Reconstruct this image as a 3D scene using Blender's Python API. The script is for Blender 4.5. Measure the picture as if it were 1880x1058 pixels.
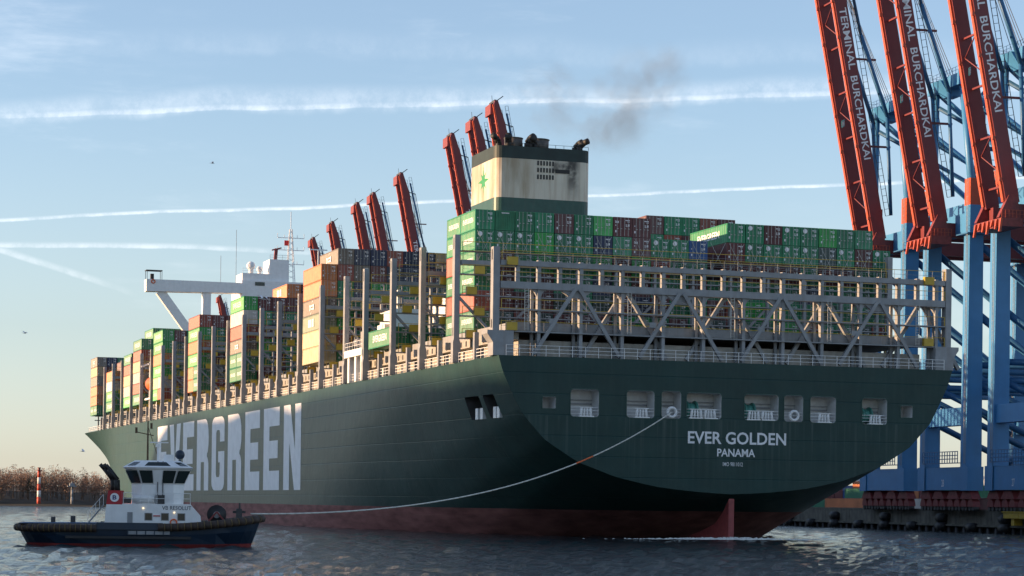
import bpy, bmesh, math, random
from mathutils import Vector, Matrix, geometry
random.seed(7)
R = math.radians
D = bpy.data
for o in list(D.objects): D.objects.remove(o)
S = bpy.context.scene
COL = S.collection
# ------------------------------------------------------------------ camera
TH = .3194; CS, SN = math.cos(TH), math.sin(TH)
CAM = Vector((-79.16, -244.97, 4.2))
F = 4108.6 / 1880.0; ROLL = .0128
cd = D.cameras.new('camera'); cam = D.objects.new('camera', cd); COL.objects.link(cam)
cd.sensor_width = 36; cd.lens = 36 * F; cd.clip_end = 9000; cd.clip_start = 1
cd.shift_y = (921.7 - 529) / 1880.0
fw = Vector((SN, CS, 0)); rt = Vector((CS, -SN, 0)); up = Vector((0, 0, 1))
M = Matrix((rt, up, -fw)).transposed().to_4x4()
cam.matrix_world = Matrix.Translation(CAM) @ M @ Matrix.Rotation(ROLL, 4, 'Z')
S.camera = cam
def pixdir(px, py):
    u = px - 940; v = 921.7 - py
    y = (v + ROLL * u) / (1 + ROLL * ROLL); x = u - ROLL * y
    return (fw * 4108.6 + rt * x + up * y).normalized()
def pix(px, py, **k):
    d = pixdir(px, py); ax = 'XYZ'.index(list(k)[0]); v = list(k.values())[0]
    return CAM + d * ((v - CAM[ax]) / d[ax])
# ------------------------------------------------------------------ sun, sky, exposure
SUN_AZ = R(-76); SUN_EL = R(7)            # azimuth from +Y towards +X
tosun = Vector((math.sin(SUN_AZ) * math.cos(SUN_EL), math.cos(SUN_AZ) * math.cos(SUN_EL), math.sin(SUN_EL)))
sl = D.lights.new('sun', 'SUN'); sun = D.objects.new('sun', sl); COL.objects.link(sun)
sl.energy = 4.8; sl.color = (1, .64, .36); sl.angle = R(.5)
sun.rotation_euler = tosun.to_track_quat('Z', 'Y').to_euler(); sun.location = (-200, 0, 200)
S.view_settings.view_transform = 'Standard'; S.view_settings.look = 'None'
S.view_settings.gamma = 1; S.view_settings.exposure = 1.05
W = D.worlds.new('World'); S.world = W; W.use_nodes = True
nt = W.node_tree; nt.nodes.clear()
def N(t, **k):
    n = nt.nodes.new(t)
    for a, b in k.items(): setattr(n, a, b)
    return n
def L(a, b): nt.links.new(a, b)
def mth(op, a, b=None, c=None):
    n = N('ShaderNodeMath', operation=op)
    for i, v in enumerate((a, b, c)):
        if v is None: continue
        if isinstance(v, (int, float)): n.inputs[i].default_value = v
        else: L(v, n.inputs[i])
    return n.outputs[0]
wo = N('ShaderNodeOutputWorld'); bg = N('ShaderNodeBackground'); sky = N('ShaderNodeTexSky')
sky.sky_type = 'NISHITA'; sky.sun_disc = False; sky.sun_elevation = SUN_EL; sky.sun_rotation = SUN_AZ
sky.air_density = 1.0; sky.dust_density = .25; sky.ozone_density = 3.5
tc = N('ShaderNodeTexCoord'); DIR = tc.outputs['Generated']
def dotn(v):
    n = N('ShaderNodeVectorMath', operation='DOT_PRODUCT'); L(DIR, n.inputs[0]); n.inputs[1].default_value = v
    return n.outputs['Value']
def noise(scale, detail=5, rough=.6, stretch=None):
    mp = N('ShaderNodeMapping'); L(DIR, mp.inputs[0])
    if stretch: mp.inputs['Scale'].default_value = stretch
    n = N('ShaderNodeTexNoise'); n.inputs['Scale'].default_value = scale; n.inputs['Detail'].default_value = detail
    n.inputs['Roughness'].default_value = rough; L(mp.outputs[0], n.inputs['Vector']); return n.outputs['Fac']
def ramp(v, a, b, lo=0., hi=1.):
    n = N('ShaderNodeMapRange', interpolation_type='SMOOTHSTEP'); L(v, n.inputs[0])
    for i, x in enumerate((a, b, lo, hi)): n.inputs[i + 1].default_value = x
    return n.outputs[0]
wob = noise(15, 6, .55); fluff = noise(60, 8, .72); broad = noise(9, 5)
masks = []
def contrail(p, q, half_px, soft, strength, ext=None, wa=.004):
    a, b = pixdir(*p), pixdir(*q); n = a.cross(b).normalized()
    if n.z < 0: n = -n
    h = half_px / 4108.
    d = mth('ADD', dotn(n), mth('MULTIPLY', mth('SUBTRACT', wob, .5), wa))
    m = mth('MULTIPLY', ramp(d, -h, -h * .2), ramp(d, h * .2, h * (1 + soft), 1., 0.))
    m = mth('MULTIPLY', m, ramp(fluff, .32, .72, .2, 1.))
    if ext:
        e0, e1 = pixdir(*ext[0]), pixdir(*ext[1]); ax = (e1 - e0).normalized()
        m = mth('MULTIPLY', m, ramp(dotn(ax), ax.dot(e0), ax.dot(e1)))
    masks.append(mth('MULTIPLY', m, strength))
contrail((0, 214), (1520, 173), 5, 1.8, .5, wa=.006)
contrail((0, 207), (1520, 164), 22, .6, .26, wa=.016)
contrail((0, 403), (1545, 341), 3.4, .6, .62)
contrail((0, 448), (540, 462), 4, 1.4, .4, ext=((760, 470), (300, 455)))
contrail((0, 456), (258, 545), 6, .8, .3, ext=((270, 550), (120, 497)))
contrail((1000, 96), (1500, 100), 22, 1., .07, wa=.02)
# thin cirrus veils, everywhere on the sky
cir = mth('MULTIPLY', ramp(noise(7, 7, .62, (1, 1, 5)), .5, .78), ramp(broad, .4, .7))
masks.append(mth('MULTIPLY', cir, .3))
tot = masks[0]
for m in masks[1:]: tot = mth('MAXIMUM', tot, m)
mixc = N('ShaderNodeMix', data_type='RGBA'); L(tot, mixc.inputs[0]); 
hsv = N('ShaderNodeHueSaturation'); hsv.inputs['Saturation'].default_value = .74; hsv.inputs['Value'].default_value = 1.03
tint = N('ShaderNodeMix', data_type='RGBA', blend_type='MULTIPLY'); tint.inputs[0].default_value = 1; tint.inputs[7].default_value = (1.035, 1.0, 1.0, 1)
sepd = N('ShaderNodeSeparateXYZ'); L(DIR, sepd.inputs[0]); L(ramp(sepd.outputs[2], -.02, .2, .42, .74), hsv.inputs['Saturation'])
L(sky.outputs[0], hsv.inputs['Color']); L(hsv.outputs[0], tint.inputs[6]); L(tint.outputs[2], mixc.inputs[6]); mixc.inputs[7].default_value = (4.6, 4.75, 5.0, 1)
L(mixc.outputs[2], bg.inputs[0]); bg.inputs[1].default_value = .15; L(bg.outputs[0], wo.inputs[0])

# ------------------------------------------------------------------ materials
def mat(name, col, rough=.6, metal=0, var=.25, scale=1.5, bump=0., streak=0., dirt=(.12, .1, .08), objcol=False, emit=0, spec=.5, seams=None):
    m = D.materials.new(name); m.use_nodes = True; t = m.node_tree; b = t.nodes['Principled BSDF']
    def n(ty, **k):
        x = t.nodes.new(ty)
        for a, v in k.items(): setattr(x, a, v)
        return x
    l = t.links.new
    b.inputs['Roughness'].default_value = rough; b.inputs['Metallic'].default_value = metal
    b.inputs['Specular IOR Level'].default_value = spec
    if objcol: src = n('ShaderNodeObjectInfo').outputs['Color']
    else:
        c = n('ShaderNodeRGB'); c.outputs[0].default_value = (*col, 1); src = c.outputs[0]
    co = n('ShaderNodeTexCoord').outputs['Object']
    if var:
        no = n('ShaderNodeTexNoise'); no.inputs['Scale'].default_value = scale; no.inputs['Detail'].default_value = 6; l(co, no.inputs['Vector'])
        mr = n('ShaderNodeMapRange'); l(no.outputs['Fac'], mr.inputs[0])
        for i, v in enumerate((.25, .75, 1 - var, 1 + var)): mr.inputs[i + 1].default_value = v
        mx = n('ShaderNodeMix', data_type='RGBA', blend_type='MULTIPLY'); mx.inputs[0].default_value = 1; l(src, mx.inputs[6]); l(mr.outputs[0], mx.inputs[7]); src = mx.outputs[2]
    if streak:
        mp = n('ShaderNodeMapping'); mp.inputs['Scale'].default_value = (1.2, 1.2, .07); l(co, mp.inputs[0])
        n2 = n('ShaderNodeTexNoise'); n2.inputs['Scale'].default_value = 1.4; n2.inputs['Detail'].default_value = 7; n2.inputs['Roughness'].default_value = .65; l(mp.outputs[0], n2.inputs['Vector'])
        r2 = n('ShaderNodeMapRange'); l(n2.outputs['Fac'], r2.inputs[0])
        for i, v in enumerate((.48, .8, 0, streak)): r2.inputs[i + 1].default_value = v
        mx = n('ShaderNodeMix', data_type='RGBA'); l(r2.outputs[0], mx.inputs[0]); l(src, mx.inputs[6]); mx.inputs[7].default_value = (*dirt, 1); src = mx.outputs[2]
    l(src, b.inputs['Base Color'])
    if bump:
        n3 = n('ShaderNodeTexNoise'); n3.inputs['Scale'].default_value = scale * 4; n3.inputs['Detail'].default_value = 4; l(co, n3.inputs['Vector'])
        bp = n('ShaderNodeBump'); bp.inputs['Strength'].default_value = bump; bp.inputs['Distance'].default_value = .1; l(n3.outputs['Fac'], bp.inputs['Height']); l(bp.outputs[0], b.inputs['Normal'])
    if emit: b.inputs['Emission Color'].default_value = (*col, 1); b.inputs['Emission Strength'].default_value = emit
    m['b'] = 1
    return m
m_cont = mat('container_paint', (1, 1, 1), .5, var=.22, scale=.9, streak=.3, dirt=(.13, .085, .05), objcol=True)
m_white = mat('white_paint', (.80, .80, .79), .45, var=.06, streak=.12, dirt=(.4, .3, .2))
m_letter = mat('white_lettering', (.78, .78, .79), .55, var=.1, scale=.5)
m_bar = mat('galvanised_bar', (.42, .42, .40), .4, .3, var=.2)
m_grey = mat('grey_deck_steel', (.27, .28, .29), .55, var=.18, scale=.8, streak=.35, dirt=(.17, .11, .08))
m_dkgrey = mat('dark_steel', (.05, .05, .052), .6, var=.3)
m_yel = mat('yellow_rail', (.5, .33, .03), .5, var=.15)
m_blue = mat('crane_blue', (.055, .225, .46), .45, var=.1, scale=.4, streak=.15, dirt=(.05, .09, .13))
m_dblue = mat('crane_dark_blue', (.03, .13, .28), .5, var=.15)
m_red = mat('crane_red', (.165, .026, .03), .5, var=.12, scale=.4, streak=.2, dirt=(.2, .05, .04))
m_bogie = mat('bogie_red', (.2, .035, .035), .6, var=.3)
m_orange = mat('crane_orange', (.46, .075, .03), .5, var=.1)
m_conc = mat('quay_concrete', (.16, .15, .12), .85, var=.35, scale=.6, bump=.3, streak=.7, dirt=(.05, .05, .035))
m_rubber = mat('black_rubber', (.02, .02, .022), .6, var=.3)
m_black = mat('black_soot', (.018, .017, .016), .6, var=.4)
m_glass = mat('dark_glass', (.02, .03, .03), .08, var=0)
m_rope = mat('rope', (.6, .58, .52), .8, var=.1)
m_green = mat('funnel_green', (.02, .075, .06), .45, var=.15, streak=.2)
m_life = mat('lifeboat_orange', (.75, .14, .03), .45, var=.08)

# ------------------------------------------------------------------ mesh helpers
class MB:
    def __init__(s): s.v = []; s.f = []; s.m = []
    def add(s, vs, fs, mi=0):
        o = len(s.v); s.v += [tuple(v) for v in vs]; s.f += [tuple(i + o for i in f) for f in fs]; s.m += [mi] * len(fs); return s
    def box(s, x0, x1, y0, y1, z0, z1, mi=0):
        return s.add([(x0, y0, z0), (x1, y0, z0), (x1, y1, z0), (x0, y1, z0), (x0, y0, z1), (x1, y0, z1), (x1, y1, z1), (x0, y1, z1)],
                     [(3, 2, 1, 0), (4, 5, 6, 7), (0, 1, 5, 4), (1, 2, 6, 5), (2, 3, 7, 6), (3, 0, 4, 7)], mi)
    def bar(s, p, q, w, h=None, mi=0, side=None):
        p, q = Vector(p), Vector(q); h = h or w; d = (q - p).normalized()
        a = Vector(side) if side else (Vector((0, 0, 1)) if abs(d.z) < .9 else Vector((0, 1, 0)))
        x = d.cross(a).normalized(); y = x.cross(d).normalized(); x *= w / 2; y *= h / 2
        return s.add([p - x - y, p + x - y, p + x + y, p - x + y, q - x - y, q + x - y, q + x + y, q - x + y],
                     [(3, 2, 1, 0), (4, 5, 6, 7), (0, 1, 5, 4), (1, 2, 6, 5), (2, 3, 7, 6), (3, 0, 4, 7)], mi)
    def tube(s, p, q, r, n=10, r2=None, mi=0, cap=True):
        p, q = Vector(p), Vector(q); r2 = r if r2 is None else r2; d = (q - p).normalized()
        a = Vector((0, 0, 1)) if abs(d.z) < .9 else Vector((1, 0, 0)); x = d.cross(a).normalized(); y = x.cross(d)
        vs = []
        for c, rr in ((p, r), (q, r2)):
            for i in range(n):
                t = 2 * math.pi * i / n; vs.append(c + x * math.cos(t) * rr + y * math.sin(t) * rr)
        fs = [(i, (i + 1) % n, n + (i + 1) % n, n + i) for i in range(n)]
        if cap: fs += [tuple(range(n))[::-1], tuple(range(n, 2 * n))]
        return s.add(vs, fs, mi)
    def path(s, pts, r, n=8, mi=0):
        for a, b in zip(pts[:-1], pts[1:]): s.tube(a, b, r, n, mi=mi)
        return s
    def prism(s, pts, ax, a, b, mi=0):
        """2-D outline extruded along axis ax from a to b"""
        def P(u, v, w): return {'x': (w, u, v), 'y': (u, w, v), 'z': (u, v, w)}[ax]
        n = len(pts); vs = [P(u, v, a) for u, v in pts] + [P(u, v, b) for u, v in pts]
        return s.add(vs, [tuple(range(n))[::-1], tuple(range(n, 2 * n))] + [(i, (i + 1) % n, n + (i + 1) % n, n + i) for i in range(n)], mi)
    def mesh(s, name, mats, smooth=False, recalc=True):
        me = D.meshes.new(name); me.from_pydata(s.v, [], s.f); me.update()
        for m in (mats if isinstance(mats, (list, tuple)) else [mats]): me.materials.append(m)
        for p, mi in zip(me.polygons, s.m): p.material_index = mi; p.use_smooth = smooth
        if recalc:
            b = bmesh.new(); b.from_mesh(me); bmesh.ops.recalc_face_normals(b, faces=b.faces); b.to_mesh(me); b.free()
        return me
    def build(s, name, mats, parent=None, smooth=False, loc=None):
        return link(name, s.mesh(name, mats, smooth), parent, loc)
def link(name, me, parent=None, loc=None, rot=None):
    o = D.objects.new(name, me); COL.objects.link(o)
    if parent: o.parent = parent
    if loc: o.location = loc
    if rot: o.rotation_euler = rot
    return o
def tag(o, label, cat, group=None):
    o['label'] = label; o['category'] = cat
    if group: o['group'] = group
    return o
def thing(name, label, cat, loc=(0, 0, 0), rz=0, group=None):
    o = link(name, None, None, loc, (0, 0, rz)); return tag(o, label, cat, group)
def struct(o): o['kind'] = 'structure'; return o
def copy_tree(o, parent=None):
    c = o.copy(); COL.objects.link(c); c.parent = parent
    for ch in list(o.children): copy_tree(ch, c)
    return c
_tx = {}
def text_mesh(body, size=1., bold=.02, mat_=None, width=None, height=None):
    k = (body, size, bold, width, height)
    if k in _tx: return _tx[k]
    cu = D.curves.new('t', 'FONT'); cu.body = body; cu.size = size; cu.offset = bold * size; cu.fill_mode = 'FRONT'; cu.resolution_u = 3
    ob = D.objects.new('t', cu); COL.objects.link(ob)
    dg = bpy.context.evaluated_depsgraph_get(); me = D.meshes.new_from_object(ob.evaluated_get(dg)); D.objects.remove(ob)
    xs = [v.co.x for v in me.vertices]; ys = [v.co.y for v in me.vertices]
    x0, x1, y0, y1 = min(xs), max(xs), min(ys), max(ys)
    sx = (width / (x1 - x0)) if width else 1; sy = (height / (y1 - y0)) if height else sx
    for v in me.vertices: v.co.x = (v.co.x - (x0 + x1) / 2) * sx; v.co.y = (v.co.y - (y0 + y1) / 2) * sy; v.co.z = 0
    me.materials.clear(); me.materials.append(mat_ or m_letter); _tx[k] = me
    return me
AFT = (R(90), 0, 0); PORT = (R(90), 0, R(-90))
def poly_mesh(name, loops, m):
    """flat face with holes: loops[0] outer, others inner, 2-D"""
    vs = []; es = []
    for lp in loops:
        o = len(vs); vs += [Vector(p) for p in lp]; es += [(o + i, o + (i + 1) % len(lp)) for i in range(len(lp))]
    v, e, f, *_ = geometry.delaunay_2d_cdt(vs, es, [], 4, 1e-5)
    me = D.meshes.new(name); me.from_pydata([(p.x, p.y, 0) for p in v], [], [tuple(x) for x in f]); me.materials.append(m); me.update(); return me

# ================================================================== SETTING
# water: graded grid of real waves round the camera
def water():
    import numpy as np
    nr, na = 420, 460
    r = 25 * (6500 / 25) ** (np.linspace(0, 1, nr) ** 1.0)
    a = np.linspace(-.62, .62, na) + TH
    RR, AA = np.meshgrid(r, a, indexing='ij')
    X = CAM.x + RR * np.sin(AA); Y = CAM.y + RR * np.cos(AA); Z = np.zeros_like(X)
    rng = np.random.RandomState(3)
    for i in range(46):
        lam = 1.2 * 1.13 ** (i % 23); an = rng.normal(.6, .75); k = 2 * math.pi / lam; ph = rng.rand() * 6.28
        amp = .0135 * lam ** .72 * (1 if lam < 5 else (5 / lam) ** .8) * np.clip((lam * 60 - RR * .35) / (lam * 30), 0, 1)
        w = np.sin(k * (X * math.cos(an) + Y * math.sin(an)) + ph + 1.3 * np.sin(X * .05 + i) + .9 * np.sin(Y * .041 - i))
        Z += amp * (1 - np.abs(w)) * 1.3 - amp * .5
    me = D.meshes.new('water')
    vs = np.stack([X, Y, Z], -1).reshape(-1, 3)
    idx = np.arange(nr * na).reshape(nr, na)
    q = np.stack([idx[:-1, :-1], idx[:-1, 1:], idx[1:, 1:], idx[1:, :-1]], -1).reshape(-1, 4)
    me.from_pydata(vs.tolist(), [], q.tolist()); me.update()
    for p in me.polygons: p.use_smooth = True
    m = D.materials.new('river_water'); m.use_nodes = True; t = m.node_tree; b = t.nodes['Principled BSDF']; l = t.links.new
    b.inputs['Base Color'].default_value = (.018, .030, .034, 1); b.inputs['Roughness'].default_value = .07; b.inputs['IOR'].default_value = 1.333
    co = t.nodes.new('ShaderNodeTexCoord')
    hs = []
    for sc, w in ((.5, .55), (1.7, .3)):
        n = t.nodes.new('ShaderNodeTexNoise'); n.inputs['Scale'].default_value = sc; n.inputs['Detail'].default_value = 6; n.inputs['Roughness'].default_value = .6
        n.inputs['Distortion'].default_value = .6; l(co.outputs['Object'], n.inputs['Vector'])
        mu = t.nodes.new('ShaderNodeMath'); mu.operation = 'MULTIPLY'; l(n.outputs['Fac'], mu.inputs[0]); mu.inputs[1].default_value = w; hs.append(mu.outputs[0])
    ad = t.nodes.new('ShaderNodeMath'); ad.operation = 'ADD'; l(hs[0], ad.inputs[0]); l(hs[1], ad.inputs[1])
    bp = t.nodes.new('ShaderNodeBump'); bp.inputs['Strength'].default_value = .95; bp.inputs['Distance'].default_value = .8
    l(ad.outputs[0], bp.inputs['Height']); l(bp.outputs[0], b.inputs['Normal'])
    me.materials.append(m)
    return struct(link('water', me))
water()
# propeller wash: broken foam lying on the water round the rudder
def foam():
    mb = MB()
    for i in range(420):
        s = random.gauss(0, 1); x = 27 + s * 6.5 + random.random() * 3; y = -1.5 - abs(random.gauss(0, 1.6)) + .12 * (x - 27)
        r = random.uniform(.12, .5) * math.exp(-abs(s) * .35); h = random.uniform(.06, .34) * math.exp(-abs(s) * .6); n = 6
        ring = [(x + math.cos(2 * math.pi * k / n) * r * random.uniform(.8, 2.2), y + math.sin(2 * math.pi * k / n) * r * random.uniform(.6, 1.1), .1) for k in range(n)]
        mb.add(ring + [(x, y, .12 + h)], [(k, (k + 1) % n, n) for k in range(n)])
    o = mb.build('foam', mat('foam', (.6, .6, .56), .8, var=.2, scale=3)); o['kind'] = 'stuff'
foam()
QS = .0696
def qx(y): return 108.6 + QS * y          # quay face line
QA = math.atan(QS)
# quay apron and land behind it
QZ = 3.65
mb = MB(); y0, y1 = -150, 2600
mb.add([(qx(y0) + .6, y0, QZ), (qx(y1) + .6, y1, QZ), (qx(y1) + 900, y1, QZ), (qx(y0) + 900, y0, QZ)], [(3, 2, 1, 0)])
struct(mb.build('quay_apron', mat('apron', (.13, .125, .115), .85, var=.3, scale=.15)))
qroot = thing('quay_wall', 'stained concrete quay wall with ledge and black fenders below the blue cranes', 'quay wall')
pan = MB().box(-.55, .55, .05, 11.95, .95, QZ).mesh('wall_panel', m_conc)
led = MB().box(-.9, .5, 0.02, 11.98, 1.0, 1.35).mesh('ledge', m_conc)
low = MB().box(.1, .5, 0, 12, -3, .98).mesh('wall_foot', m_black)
cop = MB().box(-.62, .9, 0.03, 11.97, QZ + .004, QZ + .28).mesh('coping', m_conc)
pile = MB().tube((-.35, 0, -3), (-.35, 0, 1.0), .32).mesh('pile', m_dkgrey, True)
fen = MB().tube((-1.2, -1.1, .9), (-1.2, 1.1, .9), .75, 16).tube((-1.2, -1.12, .9), (-1.2, 1.12, .9), .3, 12).mesh('fender', m_rubber, True)
for i in range(36):
    y = -60 + i * 12; p = (qx(y), y, 0); rz = (0, 0, -QA)
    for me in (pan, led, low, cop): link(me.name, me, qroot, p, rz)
    for dy in (1.5, 4.5, 7.5, 10.5): link('pile', pile, qroot, (qx(y + dy), y + dy, 0), rz)
    link('fender', fen, qroot, (qx(y + 6), y + 6, 0), rz)
    if i % 2: link('fender', fen, qroot, (qx(y + 6), y + 6, 1.5), rz)
# yellow mooring pontoon beam on the quay face
t = thing('yellow_beam', 'long yellow steel beam on brackets along the quay face', 'beam', (qx(52), 52, 0), -QA)
for k in range(7): MB().box(-2.4, -1.2, 3 + k * 5.3 - 5.25 * 3 , 3 + k * 5.3 - 5.25 * 2 - .06, 2.55, 3.5).build('beam_panel', m_yel, t)
MB().box(-2.55, -1.1, -13, 24.6, 3.5, 3.68).build('top_flange', m_yel, t)
for k in range(5): MB().box(-2.1, -.6, -11 + k * 8, -10 + k * 8, 1.4, 2.55).build('bracket', m_yel, t)
# far shore with its leafless wood
def shore():
    mb = MB(); rng = random.Random(5)
    # low bank: strip across the view at about 900 m, running out to both sides
    c0 = CAM + fw * 905 - rt * 620; c1 = CAM + fw * 960 + rt * 500
    d = (c1 - c0); nrm = Vector((d.y, -d.x, 0)).normalized() * -1
    if nrm.dot(fw) < 0: nrm = -nrm
    prof = [(0, -.3), (9, .9), (24, 2.2), (60, 6), (260, 9), (900, 12)]
    n = 60; vs = []; fs = []
    for i in range(n + 1):
        p = c0 + d * (i / n)
        for a, z in prof:
            q = p + nrm * (a + rng.uniform(-1, 1)); vs.append((q.x, q.y, z + rng.uniform(-.2, .2) * (a > 0)))
    k = len(prof)
    for i in range(n):
        for j in range(k - 1): fs.append((i * k + j, (i + 1) * k + j, (i + 1) * k + j + 1, i * k + j + 1))
    me = MB().add(vs, fs).mesh('far_bank', mat('bank', (.05, .045, .032), .9, var=.4, scale=.1)); struct(link('far_bank', me))
    # wood: trunks and twig sprays, thousands of slivers
    mb = MB()
    for i in range(950):
        s = rng.uniform(.30, .64); off = 8 + 60 * rng.random() ** 1.4
        p = c0 + d * s + nrm * off; z0 = 2.2 + off * .06; h = rng.uniform(7, 12) * (.85 + .3 * math.sin(s * 31) * math.sin(s * 12 + 1)); cr = h * rng.uniform(.3, .42)
        ev = rng.random() < .05
        mb.tube((p.x, p.y, z0 - .5), (p.x + rng.uniform(-.4, .4), p.y, z0 + h * .75), .16, 4, .05, mi=0, cap=False)
        for j in range(230):
            u = rng.gauss(0, .5); v = rng.gauss(0, .5); w = min(1, max(-.75, rng.gauss(.05, .5)))
            rr = cr * (math.sqrt(max(.05, 1 - w * w)) if not ev else max(.08, .5 - .5 * w))
            c = Vector((p.x + u * rr, p.y + v * rr, z0 + h * .6 + w * h * .4))
            a = Vector((rng.uniform(-1, 1), rng.uniform(-1, 1), rng.uniform(-.2, 1.4))).normalized() * rng.uniform(.25, .75)
            b = Vector((rng.uniform(-1, 1), rng.uniform(-1, 1), rng.uniform(-1, 1))) * .17
            mb.add([c - a - b * .6, c + b, c + a], [(0, 1, 2)], 2 if ev else 1)
    o = mb.mesh('far_wood', [mat('bark', (.10, .075, .055), .9), mat('twigs', (.23, .14, .095), .9, var=.4, scale=.06), mat('fir', (.03, .045, .025), .9)], recalc=False)
    o = link('far_wood', o); o['kind'] = 'stuff'
shore()
# unseen slope added to the left, keeping the low sun off hull and tug
def slope():
    vs = []; fs = []; n = 60; rng = random.Random(2)
    X0 = -330
    for i in range(n + 1):
        y = -420 + i * 16.5
        top = 61.6 if y < 316 else max(6, 61.6 - (y - 316) * .62)
        top += rng.uniform(-1.2, 1.2)
        for x, z in ((X0 + 75, -.5), (X0 + 60, 4), (X0 + 14, top * .75), (X0, top), (X0 - 60, top), (X0 - 300, 3)): vs.append((x + rng.uniform(-3, 3), y, z))
    for i in range(n):
        for j in range(5): fs.append((i * 6 + j, i * 6 + 6 + j, i * 6 + 7 + j, i * 6 + 1 + j))
    struct(MB().add(vs, fs).build('shade_slope', mat('slope', (.05, .055, .03), .95, var=.5, scale=.1)))
slope()
# mole head with its beacon and the two leading marks
c = pix(177, 931, Z=0)
mb = MB(); rng = random.Random(9)
for i in range(46):
    a = rng.uniform(-2.2, 2.6); r = rng.uniform(.3, .75); x, y, z = c.x + a * CS + rng.uniform(-.5, .5), c.y - a * SN + rng.uniform(-1, 1), rng.uniform(-.2, .7) * (1 - abs(a) / 4)
    pts = [(x + r * rng.uniform(.6, 1) * sx, y + r * rng.uniform(.6, 1) * sy, z + r * .7 * rng.uniform(.5, 1) * sz) for sx in (-1, 1) for sy in (-1, 1) for sz in (-1, 1)]
    mb.add(pts, [(0, 1, 3, 2), (4, 6, 7, 5), (0, 4, 5, 1), (2, 3, 7, 6), (0, 2, 6, 4), (1, 5, 7, 3)])
tag(mb.build('rubble_mole', mat('rubble', (.16, .13, .09), .9, var=.4)), 'low mound of rubble stones in the water behind the tug funnels', 'mole')
def mark(px, top, base, w, bands, label, head):
    c = CAM + (pixdir(px, base)) * 880; c.z = 1.2
    h = (base - top) / 4108.6 * 880
    t = thing('leading_mark', label, 'beacon', c)
    nb = len(bands)
    for i, m in enumerate(bands): MB().tube((0, 0, h * i / nb), (0, 0, h * (i + 1) / nb - .01), w * (1 - .25 * i / nb), 12, w * (1 - .25 * (i + 1) / nb)).build('band', m, t, True)
    if head == 1:
        MB().tube((0, 0, h), (0, 0, h + .25), w * 1.5, 12).tube((0, 0, h + .25), (0, 0, h + 1.1), w * .7, 12).tube((0, 0, h + 1.1), (0, 0, h + 1.3), w, 12).build('lantern_gallery', m_red, t)
    else:
        MB().box(-1.7, 1.7, -1.4, 1.4, h * .80, h * .84).box(-.9, .9, -.8, .8, h * .84, h * .96).tube((0, 0, h * .96), (0, 0, h * 1.08), .12).build('platform', m_grey, t)
mr_ = mat('mark_red', (.5, .07, .04), .6); mw_ = mat('mark_white', (.7, .68, .64), .6)
mark(71, 865, 924, .75, [mr_, mw_, mr_, mw_, mr_], 'red and white banded leading mark tower on the far bank', 1)
mark(132, 866, 905, .5, [m_grey, m_grey, m_grey], 'slim grey tower with a square platform above the far wood', 2)

# ================================================================== SHIP
BEAM = 58.8; HB = 29.4; DK = 21.1
ship = thing('container_ship', 'huge dark green container ship with red boot top, white side lettering and tall funnel', 'ship')
TR = [(5.44, 0), (5.5, 1.6), (5.58, 3.0), (5.8, 6.2), (6.25, 10.0), (7.27, 14.8), (8.97, 19.6), (11.42, 23.6), (14.38, 26.4), (16.86, 27.7), (19.2, 28.85), (21.1, 29.4)]
def interp(tab, z):
    if z <= tab[0][0]: return tab[0][1]
    for (a, b), (c, d) in zip(tab[:-1], tab[1:]):
        if z <= c: return b + (d - b) * (z - a) / (c - a)
    return tab[-1][1]
def zbot(Y): return max(-12., 5.44 - .34 * Y)
def halfb(z, Y):
    zb = zbot(Y); k = max(0, min(1, (Y - 35) / 75.)); k = k * k * (3 - 2 * k); H = (DK - zb) * (1 - k) + 7.0 * k
    u = (z - zb) / H
    if u >= 1: s = 1.
    elif u <= 0: s = 0.
    else:
        s0 = interp(TR, 5.44 + u * 15.66) / HB; s1 = math.sqrt(1 - (1 - u) ** 2.6); s = s0 + (s1 - s0) * k
    b = HB * s
    if Y > 285:
        w = HB * max(.004, 1 - ((Y - 285) / 108.) ** 2.1) if Y < 393 else .12
        dk = HB * (max(0.004, 1 - ((Y - 352) / 48.) ** 2.4) ** .62 if Y > 352 else 1)
        t = max(0, min(1, z / DK)); f = w + (dk - w) * t ** 1.6
        b = min(b, f)
    return max(b, .02)
def hull():
    ys = [0, 1.5, 3, 5, 7.5, 10, 13, 16, 20, 24, 29, 35, 42, 50, 60, 72, 90, 115, 145, 180, 220, 260, 285, 300, 312, 322, 332, 342, 350, 356, 362, 368, 374, 380, 385, 390, 394, 397, 400]
    nz = 30; vs = []; fs = []
    for Y in ys:
        zb = zbot(Y); row = []
        for j in range(nz + 1):
            u = 1 - j / nz; z = zb + (DK - zb) * (u ** 1.5 if Y < 60 else u ** 1.2)
            row.append((z, halfb(z, Y) if j < nz else .02))
        for z, b in row: vs.append((HB - b, Y, z))
        for z, b in row[::-1]: vs.append((HB + b, Y, z))
    n = 2 * (nz + 1)
    for i in range(len(ys) - 1):
        for j in range(n): fs.append((i * n + j, (i + 1) * n + j, (i + 1) * n + (j + 1) % n, i * n + (j + 1) % n))
    fs.append(tuple(range(n))); k = (len(ys) - 1) * n; fs.append(tuple(range(k, k + n))[::-1])
    return vs, fs
m_hull = mat('hull_paint', (.005, .037, .036), .33, var=.25, scale=.25, streak=.4, dirt=(.03, .068, .062), spec=.22)
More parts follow.
